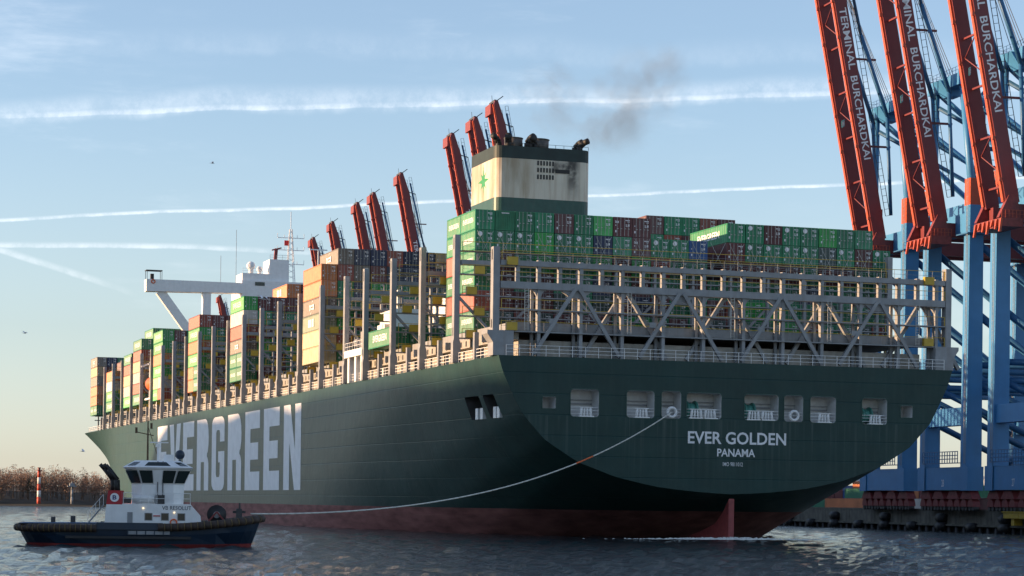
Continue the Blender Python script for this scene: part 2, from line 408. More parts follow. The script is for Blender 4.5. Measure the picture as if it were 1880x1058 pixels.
def hull_nodes(m):
    t = m.node_tree; b = t.nodes['Principled BSDF']; l = t.links.new
    old = b.inputs['Base Color'].links[0].from_socket
    co = t.nodes.new('ShaderNodeTexCoord'); sp = t.nodes.new('ShaderNodeSeparateXYZ'); l(co.outputs['Object'], sp.inputs[0])
    ch = t.nodes.new('ShaderNodeValue'); ch.outputs[0].default_value = .3
    nc = t.nodes.new('ShaderNodeTexNoise'); nc.inputs['Scale'].default_value = .16; nc.inputs['Detail'].default_value = 8; nc.inputs['Roughness'].default_value = .65; l(co.outputs['Object'], nc.inputs['Vector'])
    cm = t.nodes.new('ShaderNodeMath'); cm.operation = 'MULTIPLY'; l(ch.outputs[0], cm.inputs[0])
    cr0 = t.nodes.new('ShaderNodeMapRange'); l(nc.outputs['Fac'], cr0.inputs[0]); cr0.inputs[1].default_value = .25; cr0.inputs[2].default_value = .75; cr0.inputs[3].default_value = .35; l(cr0.outputs[0], cm.inputs[1])
    cx = t.nodes.new('ShaderNodeMix'); cx.data_type = 'RGBA'; l(cm.outputs[0], cx.inputs[0]); l(old, cx.inputs[6]); cx.inputs[7].default_value = (.07, .10, .085, 1); old = cx.outputs[2]
    # pale run-off streaks below the mooring openings on the stern
    ms_ = t.nodes.new('ShaderNodeMapping'); ms_.inputs['Scale'].default_value = (2.2, 0, .05); l(co.outputs['Object'], ms_.inputs[0])
    ns = t.nodes.new('ShaderNodeTexNoise'); ns.inputs['Scale'].default_value = 1.; ns.inputs['Detail'].default_value = 5; l(ms_.outputs[0], ns.inputs['Vector'])
    def rng_(sock, a, b_, lo, hi):
        n_ = t.nodes.new('ShaderNodeMapRange'); l(sock, n_.inputs[0])
        for i_, v_ in enumerate((a, b_, lo, hi)): n_.inputs[i_ + 1].default_value = v_
        return n_.outputs[0]
    def mul_(a, b_):
        n_ = t.nodes.new('ShaderNodeMath'); n_.operation = 'MULTIPLY'; l(a, n_.inputs[0]); l(b_, n_.inputs[1]); return n_.outputs[0]
    sf = mul_(mul_(rng_(ns.outputs['Fac'], .52, .72, 0, .5), rng_(sp.outputs[1], .05, .2, 1, 0)), mul_(rng_(sp.outputs[2], 6.5, 13.8, .1, 1), rng_(sp.outputs[2], 14.2, 14.4, 1, 0)))
    sx_ = t.nodes.new('ShaderNodeMix'); sx_.data_type = 'RGBA'; l(sf, sx_.inputs[0]); l(old, sx_.inputs[6]); sx_.inputs[7].default_value = (.10, .13, .12, 1); old = sx_.outputs[2]
    # boot top paint below 3.35 m
    gt = t.nodes.new('ShaderNodeMath'); gt.operation = 'LESS_THAN'; l(sp.outputs[2], gt.inputs[0]); gt.inputs[1].default_value = 3.35
    n = t.nodes.new('ShaderNodeTexNoise'); n.inputs['Scale'].default_value = .4; n.inputs['Detail'].default_value = 7
    mp = t.nodes.new('ShaderNodeMapping'); mp.inputs['Scale'].default_value = (1, .5, 2.5); l(co.outputs['Object'], mp.inputs[0]); l(mp.outputs[0], n.inputs['Vector'])
    cr = t.nodes.new('ShaderNodeValToRGB'); l(n.outputs['Fac'], cr.inputs[0])
    cr.color_ramp.elements[0].position = .3; cr.color_ramp.elements[0].color = (.15, .06, .055, 1)
    cr.color_ramp.elements[1].position = .7; cr.color_ramp.elements[1].color = (.34, .145, .13, 1)
    mx = t.nodes.new('ShaderNodeMix'); mx.data_type = 'RGBA'; l(gt.outputs[0], mx.inputs[0]); l(old, mx.inputs[6]); l(cr.outputs[0], mx.inputs[7]); l(mx.outputs[2], b.inputs['Base Color'])
    # the fouled boot top is rougher than the topside paint
    rm = t.nodes.new('ShaderNodeMath'); rm.operation = 'MULTIPLY_ADD'; l(gt.outputs[0], rm.inputs[0]); rm.inputs[1].default_value = .35; rm.inputs[2].default_value = .42; l(rm.outputs[0], b.inputs['Roughness'])
    # plate seams and dents: strakes every 2.4 m, butts every 12 m
    def saw(sock, per, w):
        a = t.nodes.new('ShaderNodeMath'); a.operation = 'PINGPONG'; l(sock, a.inputs[0]); a.inputs[1].default_value = per / 2
        c = t.nodes.new('ShaderNodeMapRange'); l(a.outputs[0], c.inputs[0]); c.inputs[1].default_value = 0; c.inputs[2].default_value = w; c.inputs[3].default_value = -1; c.inputs[4].default_value = 0
        return c.outputs[0]
    h = t.nodes.new('ShaderNodeMath'); h.operation = 'ADD'; l(saw(sp.outputs[2], 2.4, .07), h.inputs[0]); l(saw(sp.outputs[1], 12., .07), h.inputs[1])
    n2 = t.nodes.new('ShaderNodeTexNoise'); n2.inputs['Scale'].default_value = .35; n2.inputs['Detail'].default_value = 3; l(co.outputs['Object'], n2.inputs['Vector'])
    h2 = t.nodes.new('ShaderNodeMath'); h2.operation = 'MULTIPLY_ADD'; l(n2.outputs['Fac'], h2.inputs[0]); h2.inputs[1].default_value = 3.; l(h.outputs[0], h2.inputs[2])
    bp = t.nodes.new('ShaderNodeBump'); bp.inputs['Strength'].default_value = .42; bp.inputs['Distance'].default_value = .05; l(h2.outputs[0], bp.inputs['Height']); l(bp.outputs[0], b.inputs['Normal'])
hull_nodes(m_hull)
m_in = mat('mooring_deck_grey', (.62, .62, .61), .6, var=.12)
def rrect(x0, x1, z0, z1, r, n=4):
    out = []
    for cx, cz, a0 in ((x1 - r, z1 - r, 0), (x0 + r, z1 - r, 90), (x0 + r, z0 + r, 180), (x1 - r, z0 + r, 270)):
        for k in range(n + 1): a = R(a0 + 90 * k / n); out.append((cx + math.cos(a) * r, cz + math.sin(a) * r))
    return out
OPEN = [(8.88, 12.37, 14.23, 17.44), (15.87, 19.35, 14.27, 17.44), (20.27, 22.75, 14.29, 17.5), (23.47, 27.93, 14.35, 17.4), (30.92, 35.38, 14.33, 17.41), (36.13, 38.62, 14.27, 17.42), (39.59, 42.98, 14.24, 17.38), (46.52, 49.89, 14.2, 17.37), (5.41, 7.03, 15.11, 16.46), (51.79, 53.37, 15.15, 16.58)]
SIDE = [(11.6, 16.9, 14.15, 16.9), (6.3, 10.2, 14.15, 16.9)]
def build_hull():
    vs, fs = hull(); h = MB().add(vs, fs).mesh('hull', [m_hull, m_in]); ob = link('hull', h)
    cut = MB()
    for x0, x1, z0, z1 in OPEN: cut.prism(rrect(x0, x1, z0, z1, .38 if x1 - x0 > 2 else .1), 'y', -1, 2.5)
    for i, (y0, y1, z0, z1) in enumerate(SIDE): cut.prism(rrect(y0, y1, z0, z1, .3), 'x', -2, 4.5 if y0 > 10 else 4.45, 1)
    cm = cut.mesh('cut', [m_in, m_dkgrey]); co = link('cut', cm)  # side pockets lined dark: the shade inside them is put into the colour
    mod = ob.modifiers.new('b', 'BOOLEAN'); mod.object = co; mod.operation = 'DIFFERENCE'; mod.solver = 'EXACT'; mod.material_mode = 'TRANSFER'
    dg = bpy.context.evaluated_depsgraph_get(); me = D.meshes.new_from_object(ob.evaluated_get(dg))
    D.objects.remove(ob); D.objects.remove(co); me.name = 'hull'
    for p in me.polygons:
        n = p.normal; p.use_smooth = (p.material_index == 0 and abs(n.y) < .985 and n.z < .9)
    try: me.set_sharp_from_angle(angle=R(28))
    except Exception: pass
    return link('hull', me, ship)
hull_ob = build_hull()
# raised rim round every mooring opening, fairlead rollers in it
for i, (x0, x1, z0, z1) in enumerate(OPEN):
    o = rrect(x0 - .07, x1 + .07, z0 - .07, z1 + .07, .42 if x1 - x0 > 2 else .14); q = rrect(x0, x1, z0, z1, .38 if x1 - x0 > 2 else .1)
    n = len(o); vs = [(a, -.05, b) for a, b in o] + [(a, -.05, b) for a, b in q] + [(a, .02, b) for a, b in o]
    fs = [(k, (k + 1) % n, n + (k + 1) % n, n + k) for k in range(n)] + [(k, (k + 1) % n, 2 * n + (k + 1) % n, 2 * n + k) for k in range(n)]
    rim = MB().add(vs, fs).build('mooring_opening', m_green, ship)
    if x1 - x0 > 2:
        for zz in (.35, .75, 1.1): MB().tube((x0, .12, z0 + zz), (x1, .12, z0 + zz), .025, 5).build('rail', m_white, rim)
        c = (x0 + x1) / 2; w = x1 - x0
        if w < 2.6:
            tor = MB(); rr = .55
            for k in range(20):
                a, b = 2 * math.pi * k / 20, 2 * math.pi * (k + 1) / 20
                tor.tube((c + .1 + math.cos(a) * rr, .05, z0 + .72 + math.sin(a) * rr), (c + .1 + math.cos(b) * rr, .05, z0 + .72 + math.sin(b) * rr), .18, 8)
            tor.build('panama_fairlead', m_white, rim, True)
        else:
            for k in range(2 if w > 4 else 1):
                cx = c + ((k - .5) * 1.75 if w > 4 else .25)
                MB().box(cx - .95, cx + .95, -.02, .7, z0, z0 + .13).build('roller_seat', m_white, rim)
                for s in (-.72, -.22, .22, .72): MB().tube((cx + s * .9, .3, z0 + .13), (cx + s * .75, .3, z0 + 1.05), .17 if abs(s) > .3 else .12, 10).build('roller', m_white, rim, True)
                MB().box(cx - .85, cx + .85, .15, .45, z0 + 1.05, z0 + 1.16).build('roller_cap', m_white, rim)
        MB().box(x0 + .02, x1 - .02, 2.3, 2.4, z0 + 1.5, z0 + 1.7).box(x0 + .02, x1 - .02, 2.2, 2.3, z0 + 2.0, z0 + 2.1).build('pipe_run', m_grey, rim)
        if i in (3, 4, 7):
            MB().tube((x0 + .5, 1.3, z0 + 1.05), (x0 + 1.5, 1.3, z0 + 1.05), .85, 18).tube((x0 + .35, 1.3, z0 + 1.05), (x0 + .5, 1.3, z0 + 1.05), 1.1, 18).tube((x0 + 1.5, 1.3, z0 + 1.05), (x0 + 1.65, 1.3, z0 + 1.05), 1.1, 18).build('mooring_winch', mat('winch_green', (.05, .2, .16), .5), rim, True)
for y0, y1, z0, z1 in SIDE:
    for s in (.3, .62):
        y = y0 + (y1 - y0) * s; x = HB - halfb(14.6, y) + .25
        MB().box(x - .2, x + .3, y - .5, y + .5, 14.16, 15.5).build('side_roller', m_white, ship)
# lettering on the hull
def hull_text(body, x0, x1, z0, z1, bold):
    link('stern_lettering', text_mesh(body, 1, bold if z1 - z0 > .6 else .002, None, x1 - x0, z1 - z0), ship, ((x0 + x1) / 2, -.03, (z0 + z1) / 2), AFT)['label'] = 'white %s lettering on the flat stern' % body
hull_text('EVER GOLDEN', 23.67, 36.43, 11.38, 12.86, .02)
hull_text('PANAMA', 27.45, 32.38, 9.92, 10.86, .022)
hull_text('IMO 9811012', 28.2, 30.8, 8.78, 9.25, .02)
# big side letters as block polygons, unit box 0..1 x 0..1
st = .34
def arcs(cx, cy, rx, ry, a0, a1, n=6): return [(cx + rx * math.cos(R(a0 + (a1 - a0) * k / n)), cy + ry * math.sin(R(a0 + (a1 - a0) * k / n))) for k in range(n + 1)]
GL = {
 'E': [[(0, 0), (1, 0), (1, .235), (.37, .235), (.37, .385), (.9, .385), (.9, .6), (.37, .6), (.37, .775), (1, .775), (1, 1), (0, 1)]],
 'V': [[(.3, 0), (.72, 0), (1.04, 1), (.66, 1), (.51, .36), (.36, 1), (-.04, 1)]],
 'N': [[(0, 0), (.34, 0), (.34, .55), (.64, 0), (1, 0), (1, 1), (.66, 1), (.66, .47), (.38, 1), (0, 1)]],
 'R': [[(0, 0), (.36, 0), (.36, .4), (.62, .4), (.64, 0), (1, 0)] + arcs(.72, .34, .28, .16, 0, 60, 4) + [(.88, .52)] + arcs(.72, .72, .28, .28, -40, 90, 6) + [(0, 1)],
       [(.36, .58), (.36, .8), (.6, .8), (.66, .76), (.66, .62), (.6, .58)]],
 'G': [arcs(.26, .12, .26, .12, 180, 270, 5) + arcs(.74, .12, .26, .12, 270, 360, 5) + [(1, .53), (.52, .53), (.52, .38), (.65, .38), (.65, .22), (.6, .18), (.4, .18), (.35, .22), (.35, .78), (.4, .82), (.6, .82), (.65, .78), (.65, .66), (1, .66)] + arcs(.74, .88, .26, .12, 0, 90, 5) + arcs(.26, .88, .26, .12, 90, 180, 5)],
}
ya, yb = 239.0, 100.8; nL = 9; pit = (ya - yb + 3.2) / nL; wL = pit - 3.2
for i, ch in enumerate('EVERGREEN'):
    me = poly_mesh('letter', [[(x * wL, z * 13.75) for x, z in lp] for lp in GL[ch]], m_letter)
    y = ya - i * pit
    link('side_letter', me, ship, (-.025, y, 5.65), PORT)['label'] = 'big white block letter %s on the port side' % ch
# rudder
MB().prism([(0, 4.9), (.15, 4.75), (1.6, 3.4), (4, 1.9), (8.0, 1.0), (12, .3), (12, -5), (0, -5)], 'x', HB - .35, HB + .35).build('rudder', mat('rudder_red', (.27, .05, .05), .55, var=.25, streak=.3, dirt=(.1, .03, .03)), ship)
# deck edge railings
def railing(pts, h, step, name, mt, rails=(1., .66, .33), parent=None, r=.035):
    if mt is m_yel:
        railing(pts, h, step, 'stanchions', m_grey, (.5,), parent, r * .75); step = 1e9; rails = (1.,); r *= 1.5
    mb = MB()
    for a, b in zip(pts[:-1], pts[1:]):
        a, b = Vector(a), Vector(b); n = max(1, int((b - a).length / step))
        for k in range(n + 1):
            p = a + (b - a) * (k / n); mb.bar(p, p + Vector((0, 0, h)), r * 1.5)
        for f in rails: mb.bar(a + Vector((0, 0, h * f)), b + Vector((0, 0, h * f)), r * 1.3)
    return mb.build(name, mt, parent or ship)
railing([(1.0, .25, DK), (57.8, .25, DK)], 1.25, 1.6, 'stern_railing', m_white)
railing([(.2, 2, DK), (.2, 352, DK)], 1.2, 1.8, 'side_railing', m_white, r=.045)
railing([(58.6, 2, DK), (58.6, 352, DK)], 1.2, 3.6, 'side_railing', m_white)
# ---- hatch covers and coamings
PY = [17.05, 32.0, 46.3, 61.0, 72.2, 87.5, 102.3, 117.5, 131.5, 146.7, 160.9, 175.5, 190.1, 204.9, 219.2, 233.6, 248.1, 262.7, 277.2, 291.8, 306.3, 320.9, 335.4, 350.]
PY = [1.6] + PY                    # aft frame first; bay k lies between PY[k] and PY[k+1]
HZ = 25.3; TIER = 2.495; PC = 2.597; XO = .08; CL = 12.19
slots = MB()
for k in range(len(PY) - 1):
    y0, y1 = PY[k] + .9, PY[k + 1] - .5
    nar = 0 if PY[k] < 330 else 7
    h = MB().box(2.4 + nar, 56.4 - nar, y0, y1, 24.2, HZ - .12).build('hatch_cover', m_grey, ship)
    c = MB().box(3.2 + nar, 55.6 - nar, y0, y1, DK, 23.1); c.box(2.0 + nar, 3.15 + nar, y0 - .3, y1 + .3, 23.1, 24.15)
    c.build('hatch_coaming', mat('coaming', (.33, .31, .27), .6, var=.25, streak=.4, dirt=(.2, .1, .05)) if k == 0 else D.materials['coaming'], ship)
    for j in range(6): MB().box(1.97 + nar, 2.03 + nar, y0 + 1 + j * 2.1, y0 + 1.5 + j * 2.1, 23.3, 23.95).build('vent_slot', m_black, h)
    ym = (y0 + y1) / 2
    if nar == 0: MB().box(-.05, .5, ym - .3, ym + .3, DK, 24.35).build('stub_post', m_grey, ship)
    if nar == 0: MB().box(1.0, 2.6, ym - .25, ym + .25, 23.2, 24.1).build('stub_arm', m_grey, ship)
# ---- lashing bridges: one built, the others copied
LV = [24.2, 26.95, 29.5, 32.05]
def bridge():
    b = link('lashing_bridge', None, ship)
    ep = MB().prism([(-.5, DK), (.5, DK), (.5, 23.4), (.28, 24.1), (.28, 36.75), (-.4, 36.75), (-.4, 24.1), (-.5, 23.6)], 'y', -.46, .46).mesh('end_post', m_grey)
    sl_ = MB().box(-.406, -.35, -.14, .14, 35.0, 36.4).mesh('post_slot', m_black); sl2 = MB().box(-.406, -.35, -.14, .14, 24.4, 25.4).mesh('post_slot', m_black)
    po = MB().box(-.16, .16, -.3, .3, DK, 33.4).mesh('post', m_grey)
    for x in (0, 58.8):
        o = link('end_post', ep, b, (x, 0, 0), (0, 0, R(180) if x else 0)); link('slot', sl_, o); link('slot', sl2, o)
    for i in range(1, 12): link('post', po, b, (XO + i * 2 * PC - .04, 0, 0))
    for z in LV:
        MB().box(.3, 58.5, -.5, .5, z - .13, z).build('walkway', m_grey, b)
        railing([(.6, -.6, z), (58.2, -.6, z)], 1.1, 1.7, 'guard_rail', m_yel, (1., .5), b, .032)
    MB().box(.5, 58.3, -.35, .35, 33.1, 33.75).build('top_beam', m_grey, b)
    railing([(.6, -.6, 33.75), (58.2, -.6, 33.75)], 1.1, 1.7, 'guard_rail', m_yel, (1., .5), b, .032)
    MB().box(.3, 58.5, -.45, .45, 34.75, 34.87).build('walkway', m_grey, b)
    for i in range(1, 23): MB().bar((XO + i * PC - .04, 0, 33.75), (XO + i * PC - .04, 0, 34.75), .16).build('short_post', m_grey, b)
    railing([(.6, -.45, 34.87), (58.2, -.45, 34.87)], 1.1, 1.7, 'guard_rail', m_yel, (1., .5), b, .032)
    tb = MB().box(0, 1.3, -.75, -.2, 0, .95).mesh('tool_box', m_yel)
    for i, z in enumerate(LV): link('tool_box', tb, b, (1.1 + (i % 2) * 1.0, 0, z + .01))
    for x in (5.2, 20.8, 36.4):
        for s in (1, -1): MB().bar((x, .2 * s, 24.2), (x + s * 5.1, .2 * s, 29.3), .32, .3).build('brace', m_grey, b)
    return b
lb = bridge()
for k, y in enumerate(PY[1:]):
    o = lb if k == 0 else copy_tree(lb, ship); o.location = (0, y, 0)
    if y > 330: o.scale = (.8, 1, 1); o.location.x = 5.9
# ---- the stern lashing frame with its A braces
af = link('stern_lashing_frame', None, ship, (0, PY[0], 0))
for x, s in ((0, 1), (58.8, -1)):
    MB().prism([(x - .5 * s, DK), (x + 2.0 * s, DK), (x + 2.0 * s, 24.0), (x - 1.2 * s, 24.0), (x - 1.2 * s, 23.6), (x - .5 * s, 22.6)], 'y', -1., 1.).build('pedestal', m_grey, af)
    o = MB().box(x - .4, x + .4, -.5, .5, 24.0, 33.7).build('end_post', m_grey, af)
    MB().box(x - .41, x - .35, -.2, .2, 32.2, 33.4).build('slot', m_black, o); MB().box(x - .41, x - .35, -.2, .2, 24.3, 25.3).build('slot', m_black, o)
for z0, z1, d in ((31.6, 32.2, .5), (28.95, 29.75, .55)): MB().box(.5, 58.3, -d, d, z0, z1).build('main_beam', m_grey, af)
for z in (26.6, 24.05): MB().box(.5, 58.3, -.6, .6, z - .14, z).build('walkway', m_grey, af)
for z in (32.2, 29.75, 26.6, 24.05): railing([(.6, -.58, z), (58.2, -.58, z)], 1.1, 1.7, 'guard_rail', m_yel, (1., .5), af, .032)
APX = [9.96, 23.1, 36.2, 49.2]
for i in range(1, 23):
    x = i * PC + .1
    full = i % 2 == 0
    MB().box(x - .2, x + .2, -.36, .36, DK if full else 29.75, 32.35).build('post', m_grey, af)
    if full: MB().box(x - .75, x - .4, .5, .8, DK, 29).build('ladder_post', m_grey, af)
for a in APX:
    for s in (-1, 1):
        MB().bar((a + s * .25, -.45, 29.2), (a + s * 5.3, -.45, DK + .3), .42, .42).build('brace', m_grey, af)
        MB().bar((a + s * .25 + 6.5, .9, 29.2), (a + s * 5.3 + 6.5, .9, DK + .3), .5, .45).build('inner_brace', m_grey, af)
    MB().prism([(a - 1.9, 28.96), (a + 1.9, 28.96), (a + .7, 28.1), (a - .7, 28.1)], 'y', -.3, .3).build('gusset', m_grey, af)
rods = MB()
for i in range(1, 22):
    x = XO + i * PC
    for a_, b_ in ((.25, 2.3), (2.3, .25)): rods.tube((x + a_, PY[1] + .95 - PY[0], 33.8), (x + b_, PY[1] + 1.1 - PY[0], 37.6), .03, 5)
o = rods.build('lashing_rods', m_bar, af); o['kind'] = 'stuff'
for i in range(2, 23, 2):
    x = i * PC + .1
    for sg_ in (-1, 1): MB().prism([(x + sg_ * .2, 28.96), (x + sg_ * 1.1, 28.96), (x + sg_ * .55, 28.7), (x + sg_ * .2, 28.1)], 'y', -.2, .2).build('haunch', m_grey, af)
for x in (3.4, 16.2, 29.4, 42.2, 54.2):
    ld = MB().bar((x, -.7, 24.1), (x, -.7, 29), .06).bar((x + .45, -.7, 24.1), (x + .45, -.7, 29), .06)
    for k in range(14): ld.bar((x, -.7, 24.3 + k * .34), (x + .45, -.7, 24.3 + k * .34), .045)
    ld.build('ladder', m_bar, af)
for x in (6.5, 19, 33, 45.5): MB().box(x, x + .9, -.62, -.5, 25.0, 25.6).build('notice_plate', m_grey, af)
for x in (1.2, 55.3):
    for z in (24.06, 31.62): MB().box(x, x + 1.3, -.85, -.3, z, z + .95).build('tool_box', m_yel, af)
# ---- funnel
def rbox(x0, x1, y0, y1, r): return rrect(x0, x1, y0, y1, r, 5)
fu = link('funnel', None, ship)
FX0, FX1, FY0, FY1 = 19.6, 34.2, 63.0, 76.0
m_fun = mat('funnel_cream', (.62, .57, .47), .55, var=.1, scale=.3, streak=.75, dirt=(.33, .22, .12))
MB().prism(rbox(FX0, FX1, FY0, FY1, 1.3), 'z', DK, 48.3).build('lower_band', m_green, fu)
MB().prism(rbox(FX0, FX1, FY0, FY1, 1.3), 'z', 48.3, 54.0).build('casing', m_fun, fu)
MB().prism(rbox(FX0 - .004, FX1 + .004, FY0 - .004, FY1 + .004, 1.3), 'z', 54.0, 55.8).build('top_band', mat('sooty_green', (.012, .028, .026), .6, var=.4, scale=.6, streak=.5, dirt=(.02, .018, .016)), fu)
lv = MB()
for r_ in range(3):
    for c_ in range(6): lv.box(25.9 + c_ * .46, 26.15 + c_ * .46, FY0 - .05, FY0 + .02, 51.2 + r_ * 1.0, 51.85 + r_ * 1.0)
lv.build('louvre', m_black, fu)
MB().box(28.7, 30.9, FY0 - .06, FY0 + .02, 52.2, 52.75).build('exhaust_slot', m_black, fu)
def soot(m):
    t = m.node_tree; b = t.nodes['Principled BSDF']; l = t.links.new; old = b.inputs['Base Color'].links[0].from_socket
    co = t.nodes.new('ShaderNodeTexCoord'); sp = t.nodes.new('ShaderNodeSeparateXYZ'); l(co.outputs['Object'], sp.inputs[0])
    no = t.nodes.new('ShaderNodeTexNoise'); no.inputs['Scale'].default_value = .9; no.inputs['Detail'].default_value = 7; l(co.outputs['Object'], no.inputs['Vector'])
    def mr(sock, a, b_, lo=0., hi=1.):
        n = t.nodes.new('ShaderNodeMapRange'); n.interpolation_type = 'SMOOTHSTEP'; l(sock, n.inputs[0])
        for i, v in enumerate((a, b_, lo, hi)): n.inputs[i + 1].default_value = v
        return n.outputs[0]
    def mm(op, a, b_):
        n = t.nodes.new('ShaderNodeMath'); n.operation = op; l(a, n.inputs[0])
        if isinstance(b_, float): n.inputs[1].default_value = b_
        else: l(b_, n.inputs[1])
        return n.outputs[0]
    X, Y, Z = sp.outputs
    run = mm('MULTIPLY', mm('MULTIPLY', mr(X, 30.2, 31.0), mr(X, 32.9, 31.6)), mr(Z, 47.0, 52.6))
    slot = mm('MULTIPLY', mm('MULTIPLY', mr(X, 27.9, 28.6), mr(X, 32.2, 31.0)), mm('MULTIPLY', mr(Z, 51.9, 52.6), mr(Z, 54.4, 53.3)))
    k = mm('MULTIPLY', mm('MAXIMUM', run, slot), mr(no.outputs['Fac'], .3, .6, .35, .95))
    mx = t.nodes.new('ShaderNodeMix'); mx.data_type = 'RGBA'; l(k, mx.inputs[0]); l(old, mx.inputs[6]); mx.inputs[7].default_value = (.03, .026, .022, 1)
    # brown run-off on the port half of the casing
    n2 = t.nodes.new('ShaderNodeTexNoise'); n2.inputs['Scale'].default_value = .5; n2.inputs['Detail'].default_value = 8
    mp = t.nodes.new('ShaderNodeMapping'); mp.inputs['Scale'].default_value = (1, 1, .25); l(co.outputs['Object'], mp.inputs[0]); l(mp.outputs[0], n2.inputs['Vector'])
    k2 = mm('MULTIPLY', mm('MULTIPLY', mr(X, 26.5, 24.0), mr(n2.outputs['Fac'], .35, .7)), .75)
    m2 = t.nodes.new('ShaderNodeMix'); m2.data_type = 'RGBA'; l(k2, m2.inputs[0]); l(mx.outputs[2], m2.inputs[6]); m2.inputs[7].default_value = (.30, .22, .13, 1); l(m2.outputs[2], b.inputs['Base Color'])
soot(m_fun)
star = []
for k in range(16):
    rr = (2.5 if k % 8 == 0 else 2.7 if k % 4 == 0 else 1.7 if k % 2 == 0 else .8); a = R(90 + k * 22.5); star.append((math.cos(a) * rr, math.sin(a) * rr))
link('star_emblem', poly_mesh('star', [star], mat('emblem_green', (.03, .25, .08), .5)), fu, (FX0 - .012, 69, 51.3), PORT)
for x, y, r_, h in ((23.2, 66, 1.3, 57.3), (27.0, 66, 1.55, 57.3)):
    MB().tube((x, y, 55.8), (x, y, h), r_, 20, r_ * 1.03).tube((x, y, h), (x, y, h + .1), r_ * 1.1, 20).build('uptake', mat('sooty_uptake', (.12, .11, .1), .6, var=.5, scale=1.2), fu, True)
for x, y, dx, r_ in ((20.6, 65, -1.1, .45), (21.9, 64.4, -.3, .5), (24.9, 64.2, .5, .62), (25.9, 64.5, -.3, .4), (33.0, 64.6, .9, .45), (32.6, 65.5, .7, .4)):
    MB().path([(x, y, 55.8), (x, y, 56.5), (x + dx * .6, y - .5, 57.1), (x + dx * 1.1, y - 1., 57.3)], r_, 12).build('exhaust_pipe', m_black, fu, True)
railing([(FX0 + .3, FY0 + .3, 55.8), (FX1 - .3, FY0 + .3, 55.8)], .5, 1.2, 'funnel_rail', m_dkgrey, (1.,), fu)
MB().box(4.2, 7.7, 60.2, 69, DK, 31.3).box(3.0, 4.2, 62, 66, DK, 29.2).box(4.6, 5.0, 61, 61.5, 31.3, 34).build('ventilation_house', m_white, ship)
MB().box(12, 40, 62.2, 71.0, DK, 34).build('engine_casing', m_white, ship)
# ---- davit platform on the port side
dv = link('davit_platform', None, ship)
MB().box(-.5, 2.2, 61.3, 71.4, 24.7, 25.7).build('platform', m_white, dv)
for y in (62.5, 66, 70): MB().box(-.2, .7, y - .5, y + .5, DK, 24.7).build('leg', m_white, dv)
railing([(-.4, 61.4, 25.7), (-.4, 71.3, 25.7)], 1.1, 1.4, 'guard_rail', m_white, (1., .5), dv)
MB().tube((.6, 65, 25.7), (.6, 65, 28.2), .3).bar((.6, 65, 28), (.4, 62.0, 31.0), .25).tube((.6, 66.4, 26.8), (.6, 68, 26.8), .6, 12).build('davit_crane', m_grey, dv)
# ---- forward deckhouse with bridge wings
dh = link('deckhouse', None, ship)
MB().box(21, 37.8, 254, 266, DK, 53.5).build('house_block', m_white, dh)
MB().box(27.5, 32.0, 255, 262, 53.5, 58.6).build('upper_block', m_white, dh)
MB().box(21.2, 27.4, 254.6, 262, 53.5, 55.2).build('wheelhouse_roof', m_white, dh)
MB().box(24.0, 26.2, 253.9, 254.0, 52.4, 53.2).build('window', m_glass, dh)
for s in (1, -1):
    def X(v): return v if s == 1 else 58.8 - v
    w = MB().prism([(X(-.6), 50.1), (X(21.2), 50.5), (X(21.2), 52.8), (X(-.6), 52.8)], 'y', 253.6, 256.6).build('bridge_wing', m_white, dh)
    MB().bar((X(2.6), 255, 50.3), (X(9.6), 255, 41.0), 1.5, 2.0).build('wing_strut', m_white, dh)
    MB().box(min(X(12.2), X(14.0)), max(X(12.2), X(14.0)), 254, 256, 38, 50.5).build('wing_column', m_white, dh)
    MB().bar((X(8), 255, 42.6), (X(21), 255, 42.6), .6, 1.2).build('wing_tie', m_white, dh)
    mb = MB().box(min(X(-.6), X(3.0)), max(X(-.6), X(3.0)), 253.8, 256.4, 54.75, 54.9)
    for xx in (-.4, 2.9):
        for yy in (254, 256.3): mb.bar((X(xx), yy, 52.8), (X(xx), yy, 54.8), .1)
    mb.build('wing_canopy', m_dkgrey, dh)
    MB().box(min(X(.5), X(1.2)), max(X(.5), X(1.2)), 254.5, 255.5, 52.8, 54.1).build('wing_console', m_black, dh)
    if s == 1:
        tor = MB()
        for k in range(12):
            a, b = 2 * math.pi * k / 12, 2 * math.pi * (k + 1) / 12; tor.tube((.9 + math.cos(a) * .4, 253.5, 52.3 + math.sin(a) * .4), (.9 + math.cos(b) * .4, 253.5, 52.3 + math.sin(b) * .4), .12, 6)
        tor.build('life_ring', m_life, dh)
def ball(c, r, n=10):
    vs = [(c[0], c[1], c[2] + r), (c[0], c[1], c[2] - r)]; fs = []
    for i in range(1, n):
        for j in range(n * 2): a = math.pi * i / n; t_ = math.pi * j / n; vs.append((c[0] + r * math.sin(a) * math.cos(t_), c[1] + r * math.sin(a) * math.sin(t_), c[2] + r * math.cos(a)))
    m = n * 2
    for j in range(m):
        fs.append((0, 2 + j, 2 + (j + 1) % m)); fs.append((1, 2 + (n - 2) * m + (j + 1) % m, 2 + (n - 2) * m + j))
        for i in range(n - 2): fs.append((2 + i * m + j, 2 + (i + 1) * m + j, 2 + (i + 1) * m + (j + 1) % m, 2 + i * m + (j + 1) % m))
    return vs, fs
MB().add(*ball((23.4, 256, 57.0), 1.0)).tube((23.4, 256, 55.2), (23.4, 256, 56.2), .5).build('radome', m_white, dh, True)
MB().add(*ball((25.6, 257, 56.4), .7)).tube((25.6, 257, 55.2), (25.6, 257, 56), .4).build('radome', m_white, dh, True)
railing([(21.3, 254.7, 55.2), (27.3, 254.7, 55.2)], 1.1, 1.2, 'roof_rail', m_white, (1., .5), dh)
